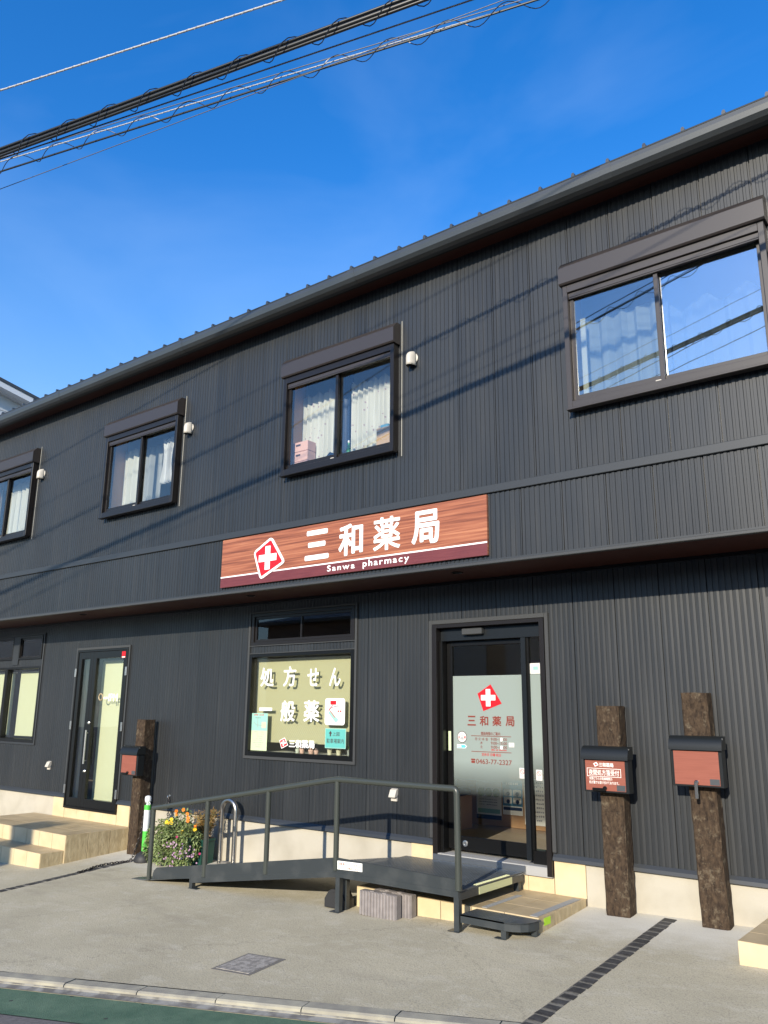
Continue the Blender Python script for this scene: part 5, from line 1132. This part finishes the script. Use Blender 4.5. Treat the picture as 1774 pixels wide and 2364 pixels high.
o = sheet(a.x, c.x, d_.z, a.z, -0.56, 'garment', 0.025, 3, 'hanging_garment', taper=0.45, top=0.03); tag(o, 'white garment hanging behind the right pane of an upper window', 'garment')
MB().tube([(a.x+.02, -0.56, a.z-.03), ((a.x+c.x)/2, -0.56, a.z+.02), (c.x-.02, -0.56, a.z-.03)], 0.006, 6).tube([((a.x+c.x)/2, -0.56, a.z+.02), ((a.x+c.x)/2, -0.56, a.z+.08)], 0.003, 6).build('hanger', 'wire_mid', o)
for xa, xb, za, lb in ((-11, 40, 1520, 'pale curtain at the very left edge in the leftmost upper window'), (165, 250, 1470, 'short pale curtain in the middle of the leftmost upper window'), (225, 400, 1430, 'bright pale curtain in the right pane of the leftmost upper window')):
    a, c = ctop(q0, xa, za), ctop(q0, xb, za); o = sheet(min(a.x, c.x)-(0.4 if xa < 0 else 0), c.x, 4.0, a.z, CU, 'curtain_white', 0.025, 3.5); tag(o, lb, 'curtain', 'curtains in the upper windows')
o = sheet(-2.74, -1.98, 4.0, 4.98, CU, 'curtain_lace', 0.03, 5, top=0.02); tag(o, 'sheer grey curtain behind the left pane of the sky reflecting window', 'curtain', 'curtains in the upper windows')
o = sheet(-1.96, -1.16, 4.0, 4.86, CU, 'curtain_lace', 0.035, 5, top=0.05); tag(o, 'sheer wavy curtain behind the sky reflecting right pane', 'curtain', 'curtains in the upper windows')
SZ = 4.1155
def onsill(q, x0, x1, ytop, y): a, c = PY(*q(x0, ytop), y), PY(*q(x1, ytop), y); return a.x, c.x, a.z
x0, x1, zt = onsill(q2, 352, 520, 1290, -0.66)
t = thing('drawer_box', 'stack of pink cardboard drawers on the left of an upper window sill', 'box', ((x0+x1)/2, -0.6, SZ)); n = 3; hh = (max(zt, SZ+.2)-SZ)/n
for k in range(n):
    MB().box(x0, x1, -0.665, -0.53, SZ+k*hh+.002, SZ+(k+1)*hh-.002, .004).build('drawer', 'box_pink', t); MB().box((x0+x1)/2-.035, (x0+x1)/2+.035, -0.667, -0.6655, SZ+(k+.55)*hh, SZ+(k+.75)*hh).build('grip_slot', 'dark_print', t)
x0, x1, zt = onsill(q2, 1155, 1330, 1150, -0.64); t = thing('cardboard_box', 'brown cardboard box with a stamped label on the right of an upper window sill', 'box', ((x0+x1)/2, -0.6, SZ)); x1 = min(x1, -4.70)
MB().box(x0, x1, -0.66, -0.53, SZ, max(zt, SZ+.15), .003).build('carton', 'box_kraft', t); frame4(MB(), x0+.06, x0+.12, SZ+.05, SZ+.09, .004, -0.6615, -0.6602).build('stamp', 'dark_print', t)
MB().box(x0+.02, x0+.13, -0.63, -0.56, max(zt, SZ+.15)+.0005, max(zt, SZ+.15)+.045, .01).build('folded_cloth', 'blue_poster', t)
x0, x1, zt = onsill(q2, 870, 915, 1260, -0.63); t = thing('bottle', 'small green bottle with pale cap standing on an upper window sill', 'bottle', ((x0+x1)/2, -0.63, SZ)); h_ = max(zt-SZ, .13)
MB().lathe([(.022, 0), (.024, h_*.1), (.022, h_*.62), (.010, h_*.8), (.010, h_*.9)], ((x0+x1)/2, -0.63, SZ), 16).build('glass_body', 'bottle_green', t, True); MB().lathe([(.012, h_*.9), (.012, h_)], ((x0+x1)/2, -0.63, SZ), 12).build('cap', 'bollard_white', t, True)
x0, x1, zt = onsill(q2, 705, 770, 1310, -0.62); o = MB().prism([(x0, SZ), (x1, SZ), (x1, SZ+.11), ((x0+x1)/2, SZ+.15), (x0, SZ+.11)], 'y', -0.65, -0.57).build('house_box', 'navy'); tag(o, 'small dark blue house shaped box beside the window stile', 'box')
x0, x1, zt = onsill(qR, 232, 272, 1115, -0.64); b = MB().box(x0, x1, -0.655, -0.635, SZ, max(zt, SZ+.4), .003).build('wood_lath', 'beige_plastic'); tag(b, 'upright pale lath standing behind the left pane of the big window', 'lath')

# ------------------------------------------------------------------ inside the pharmacy
qd = crop(960, 1400, 3.3525); YC = 1.95
CT = thing('counter', 'light wood counter covered with posters seen through the sliding door', 'counter', (-4.7, 2.2, 0.236))
MB().box(-5.75, -3.3, YC, 2.55, 0.236, 1.10, 0.005).build('counter_body', 'wood_light', CT); MB().box(-5.80, -3.25, YC-0.06, 2.6, 1.1005, 1.13, 0.004).build('counter_top', 'wood_light', CT)
def poster(xa, xb, ya, yb, y, m, label):
    a, c = PY(*qd(xa, ya), y), PY(*qd(xb, yb), y); z0 = max(c.z, 0.29)
    o = MB().box(a.x, c.x, y-0.003, y, z0, a.z).build('poster', m); tag(o, label, 'poster', 'posters on the pharmacy counter'); return o, a.x, c.x, z0, a.z
o, x0, x1, z0, z1 = poster(470, 668, 1310, 1655, YC-0.02, 'white_print', 'pale white poster with green drawings on the counter behind the sliding door')
MB().box(x0, x1, YC-0.0245, YC-0.0232, z0, z0+(z1-z0)*.10).build('navy_strip', 'navy', o); MB().box(x0+.02, x1-.02, YC-0.0245, YC-0.0232, z0+(z1-z0)*.14, z0+(z1-z0)*.24).build('teal_strip', 'teal_pale', o)
bars([(x0+.04, x1-.05, z1-(z1-z0)*f, .012, 10) for f in (.28, .46, .54, .6, .66)], YC-0.0232).build('small_print', 'grey_print', o)
for k in range(3): MB().prism(disc(x0+(x1-x0)*(.2+.3*k), z1-(z1-z0)*.37, .05), 'y', YC-0.0245, YC-0.0232).build('drawing', 'leaf_pale', o)
o, x0, x1, z0, z1 = poster(672, 832, 1338, 1622, YC-0.004, 'blue_poster', 'blue and white poster with four panels on the counter behind the sliding door')
w_, h_ = x1-x0, z1-z0
MB().box(x0, x1, YC-0.0085, YC-0.0072, z0, z0+h_*.25).build('lower_field', 'white_print', o); MB().prism(rrect(x0+w_*.03, x1-w_*.03, z0+h_*.13, z0+h_*.22, .01), 'y', YC-0.0099, YC-0.0086).build('navy_bar', 'navy', o)
for i in range(2):
    for j in range(2): MB().prism(rrect(x0+w_*(.06+.47*i), x0+w_*(.47+.47*i), z0+h_*(.32+.22*j), z0+h_*(.50+.22*j), .015), 'y', YC-0.0085, YC-0.0072).build('white_panel', 'white_print', o); MB().prism(disc(x0+w_*(.28+.47*i), z0+h_*(.38+.22*j), w_*.09, 14), 'y', YC-0.0099, YC-0.0086).build('navy_dot', 'navy', o)
bars([(x0+.05, x1-.05, z1-h_*.10, .03, 7)], YC-0.0072).build('heading', 'white_print', o)
o, x0, x1, z0, z1 = poster(838, 1035, 1330, 1715, YC-0.006, 'white_print', 'tall white notice sheet at the right end of the counter')
bars([(x0+.03, x1-.05, z1-(z1-z0)*(.08+.09*k), .02, 9) for k in range(10)], YC-0.0092).build('small_print', 'grey_print', o)
BN = thing('bench', 'wooden waiting bench with a grey cushion inside the pharmacy', 'bench', (-6.0, 1.5, 0.236)); MB().box(-6.6, -5.35, 1.2, 1.66, 0.236, 0.60, .006).build('bench_body', 'wood_light', BN); MB().box(-6.6, -5.35, 1.19, 1.67, 0.601, 0.68, .03).build('cushion', 'grey_cushion', BN, True)
o = MB().box(-4.30, -3.56, 0.24, 0.75, 0.2355, 0.245).build('door_mat', 'mat_green'); tag(o, 'dark green door mat just inside the sliding door', 'mat')

# ------------------------------------------------------------------ overhead cables along the street
def lerp3(a, c, x): t_ = (x-a[0])/(c[0]-a[0]); return Vector((x, a[1]+(c[1]-a[1])*t_, a[2]+(c[2]-a[2])*t_))
X0_, X1_ = -15.0, 6.5
def wire(name, a, c, r, m, label, n=8):
    o = MB().tube([lerp3(a, c, X0_), lerp3(a, c, X1_)], r, n).build(name, m, None, True)
    if label: tag(o, label, 'cable', 'overhead cables')
    return o
def helix(b, a, c, rad_, pitch, wr, off=Vector((0, 0, 0)), squash=1.0, n=10):
    pts = []; p0, p1 = lerp3(a, c, X0_), lerp3(a, c, X1_); d = (p1-p0).normalized(); s_ = d.cross(Vector((0, 0, 1))).normalized(); u_ = s_.cross(d); ln = (p1-p0).length; k = int(ln/pitch*n)
    for i in range(k+1): w = 2*math.pi*i/n; pts.append(p0+d*ln*i/k+off+s_*rad_*squash*math.cos(w)+u_*rad_*math.sin(w))
    return b.tube(pts, wr, 5)
A2, B2 = (-5.59, -4.51, 5.61), (-2.55, -3.63, 5.762)
CB = thing('cable_bundle', 'thick black bundle of overhead cables wrapped in a loose spiral wire', 'cable', lerp3(A2, B2, -4), 'overhead cables')
for dy, dz, r in ((0, 0, .016), (.022, .014, .012), (-.018, .020, .011), (.004, -.022, .010)):
    o_ = Vector((0, dy, dz)); MB().tube([lerp3(A2, B2, X0_)+o_, lerp3(A2, B2, X1_)+o_], r, 10).build('strand', 'cable_black', CB, True)
helix(MB(), A2, B2, 0.048, 0.36, 0.0036).build('spiral_wrap', 'cable_black', CB, True)
A3, B3 = (-6.32, -4.19, 6.06), (-2.2, -2.8, 6.213); A4, B4 = (-6.39, -4.15, 6.03), (-2.01, -2.75, 6.22)
CB2 = thing('hung_cable', 'black cable slung under a pale stranded wire by a looping spiral', 'cable', lerp3(A4, B4, -4), 'overhead cables')
o = helix(MB().tube([lerp3(A3, B3, X0_), lerp3(A3, B3, X1_)], 0.0045, 8), A3, B3, 0.0035, 0.06, 0.0028, n=5).build('stranded_wire', 'wire_grey', CB2, True)
MB().tube([lerp3(A4, B4, X0_)+Vector((0, 0, -.012)), lerp3(A4, B4, X1_)+Vector((0, 0, -.012))], 0.0075, 8).build('black_cable', 'cable_black', CB2, True)
helix(MB(), tuple((Vector(A3)+Vector(A4))/2), tuple((Vector(B3)+Vector(B4))/2), 0.052, 0.42, 0.0034, Vector((0, 0, -.010)), 0.8, 12).build('spiral_hanger', 'cable_black', CB2, True)
A1, B1 = (-6.76, -4.09, 7.08), (-4.04, -3.16, 7.15)
o = helix(MB().tube([lerp3(A1, B1, X0_), lerp3(A1, B1, X1_)], 0.008, 8), A1, B1, 0.006, 0.09, 0.0045, n=6).build('stranded_wire', 'wire_grey', None, True); tag(o, 'single pale stranded wire highest in the sky', 'cable', 'overhead cables')
wire('thin_wire', (-5.90, -4.34, 5.53), (-3.98, -3.77, 5.69), 0.0028, 'wire_mid', 'lowest and thinnest grey wire below the other cables')
wire('thin_wire', (-5.62, -4.49, 5.585), (-2.60, -3.56, 5.712), 0.005, 'wire_mid', 'dark thin wire running just below the thick cable bundle')
wire('thin_wire', (-6.30, -4.20, 6.085), (-2.28, -2.85, 6.225), 0.0035, 'wire_mid', 'fine wire just above the pale stranded wire')

wire('thin_wire', (-3.95, -4.73, 7.09), (-2.58, -4.33, 7.165), 0.006, 'cable_black', 'wire passing overhead whose thin shadow crosses the wall below the eaves')
wire('thin_wire', (-3.48, -5.73, 6.58), (-1.70, -5.20, 6.80), 0.006, 'cable_black', 'wire passing overhead whose shadow runs above the thick cable shadow')
wire('thin_wire', (-3.30, -5.60, 6.34), (-1.52, -5.08, 6.50), 0.005, 'cable_black', 'second thin wire passing overhead close beside another wire')

# ------------------------------------------------------------------ neighbouring buildings
NH = thing('neighbour_house', 'pale blue grey neighbouring house with dark roof edge peeking over the roof at the left', 'house', (-20, 2, -1))
rz = lambda y: 8.41-0.2*(y-2.05)
MB().prism([(-3.0, -1.2), (7.0, -1.2), (7.0, rz(7.0)-.20), (-1.0, rz(-1.0)-.20), (-3.0, rz(-1.0)-.6)], 'x', -24, -17.35).build('wall', 'house_white', NH)
for z in (6.0, 7.0, 8.0): MB().box(-17.352, -17.345, -1, 6.9, z, z+.012).build('board_joint', 'far_grey', NH)
def rake(name, x0, x1, d0, d1, m): MB().prism([(-1.0, rz(-1)-d0), (-1.0, rz(-1)-d1), (7.6, rz(7.6)-d1), (7.6, rz(7.6)-d0)], 'x', x0, x1).build(name, m, NH)
rake('roof', -24.3, -16.98, 0.0, 0.07, 'roof'); rake('barge_board', -17.20, -17.0, 0.0705, 0.20, 'house_trim'); rake('soffit_board', -17.36, -17.201, 0.15, 0.21, 'house_trim')
OP = thing('opposite_building', 'low brown building across the street mirrored in the door glass', 'building', (-6, -21, -2))
MB().box(-30, 14, -28, -22, -2.4, 5.6).build('wall', 'far_brown', OP); MB().prism([(-28.3, 5.601), (-21.4, 5.601), (-21.4, 5.75), (-25, 6.5), (-28.3, 5.8)], 'x', -30.4, 14.4).build('roof', 'roof', OP)
for k in range(10): MB().box(-28.5+k*4, -25.4+k*4, -21.99, -21.93, 2.0, 4.4).build('shutter', 'far_grey', OP); MB().box(-28.5+k*4, -25.4+k*4, -21.99, -21.95, -1.2, 1.4).build('shutter', 'far_grey', OP)
SP = thing('shadow_pylon', 'narrow grey unseen pylon added across the street to cast the shadow on the left steps', 'sign', (-7.95, -12.4, -0.6))  # made-up pillar out of view, added to throw the shadow on the steps
MB().box(-8.20, -7.68, -12.52, -12.32, -1.2, 4.72, 0.03).build('pylon', 'far_grey', SP); MB().box(-8.26, -7.62, -12.58, -12.26, -1.3, -0.4, 0.02).build('plinth', 'block_concrete', SP)
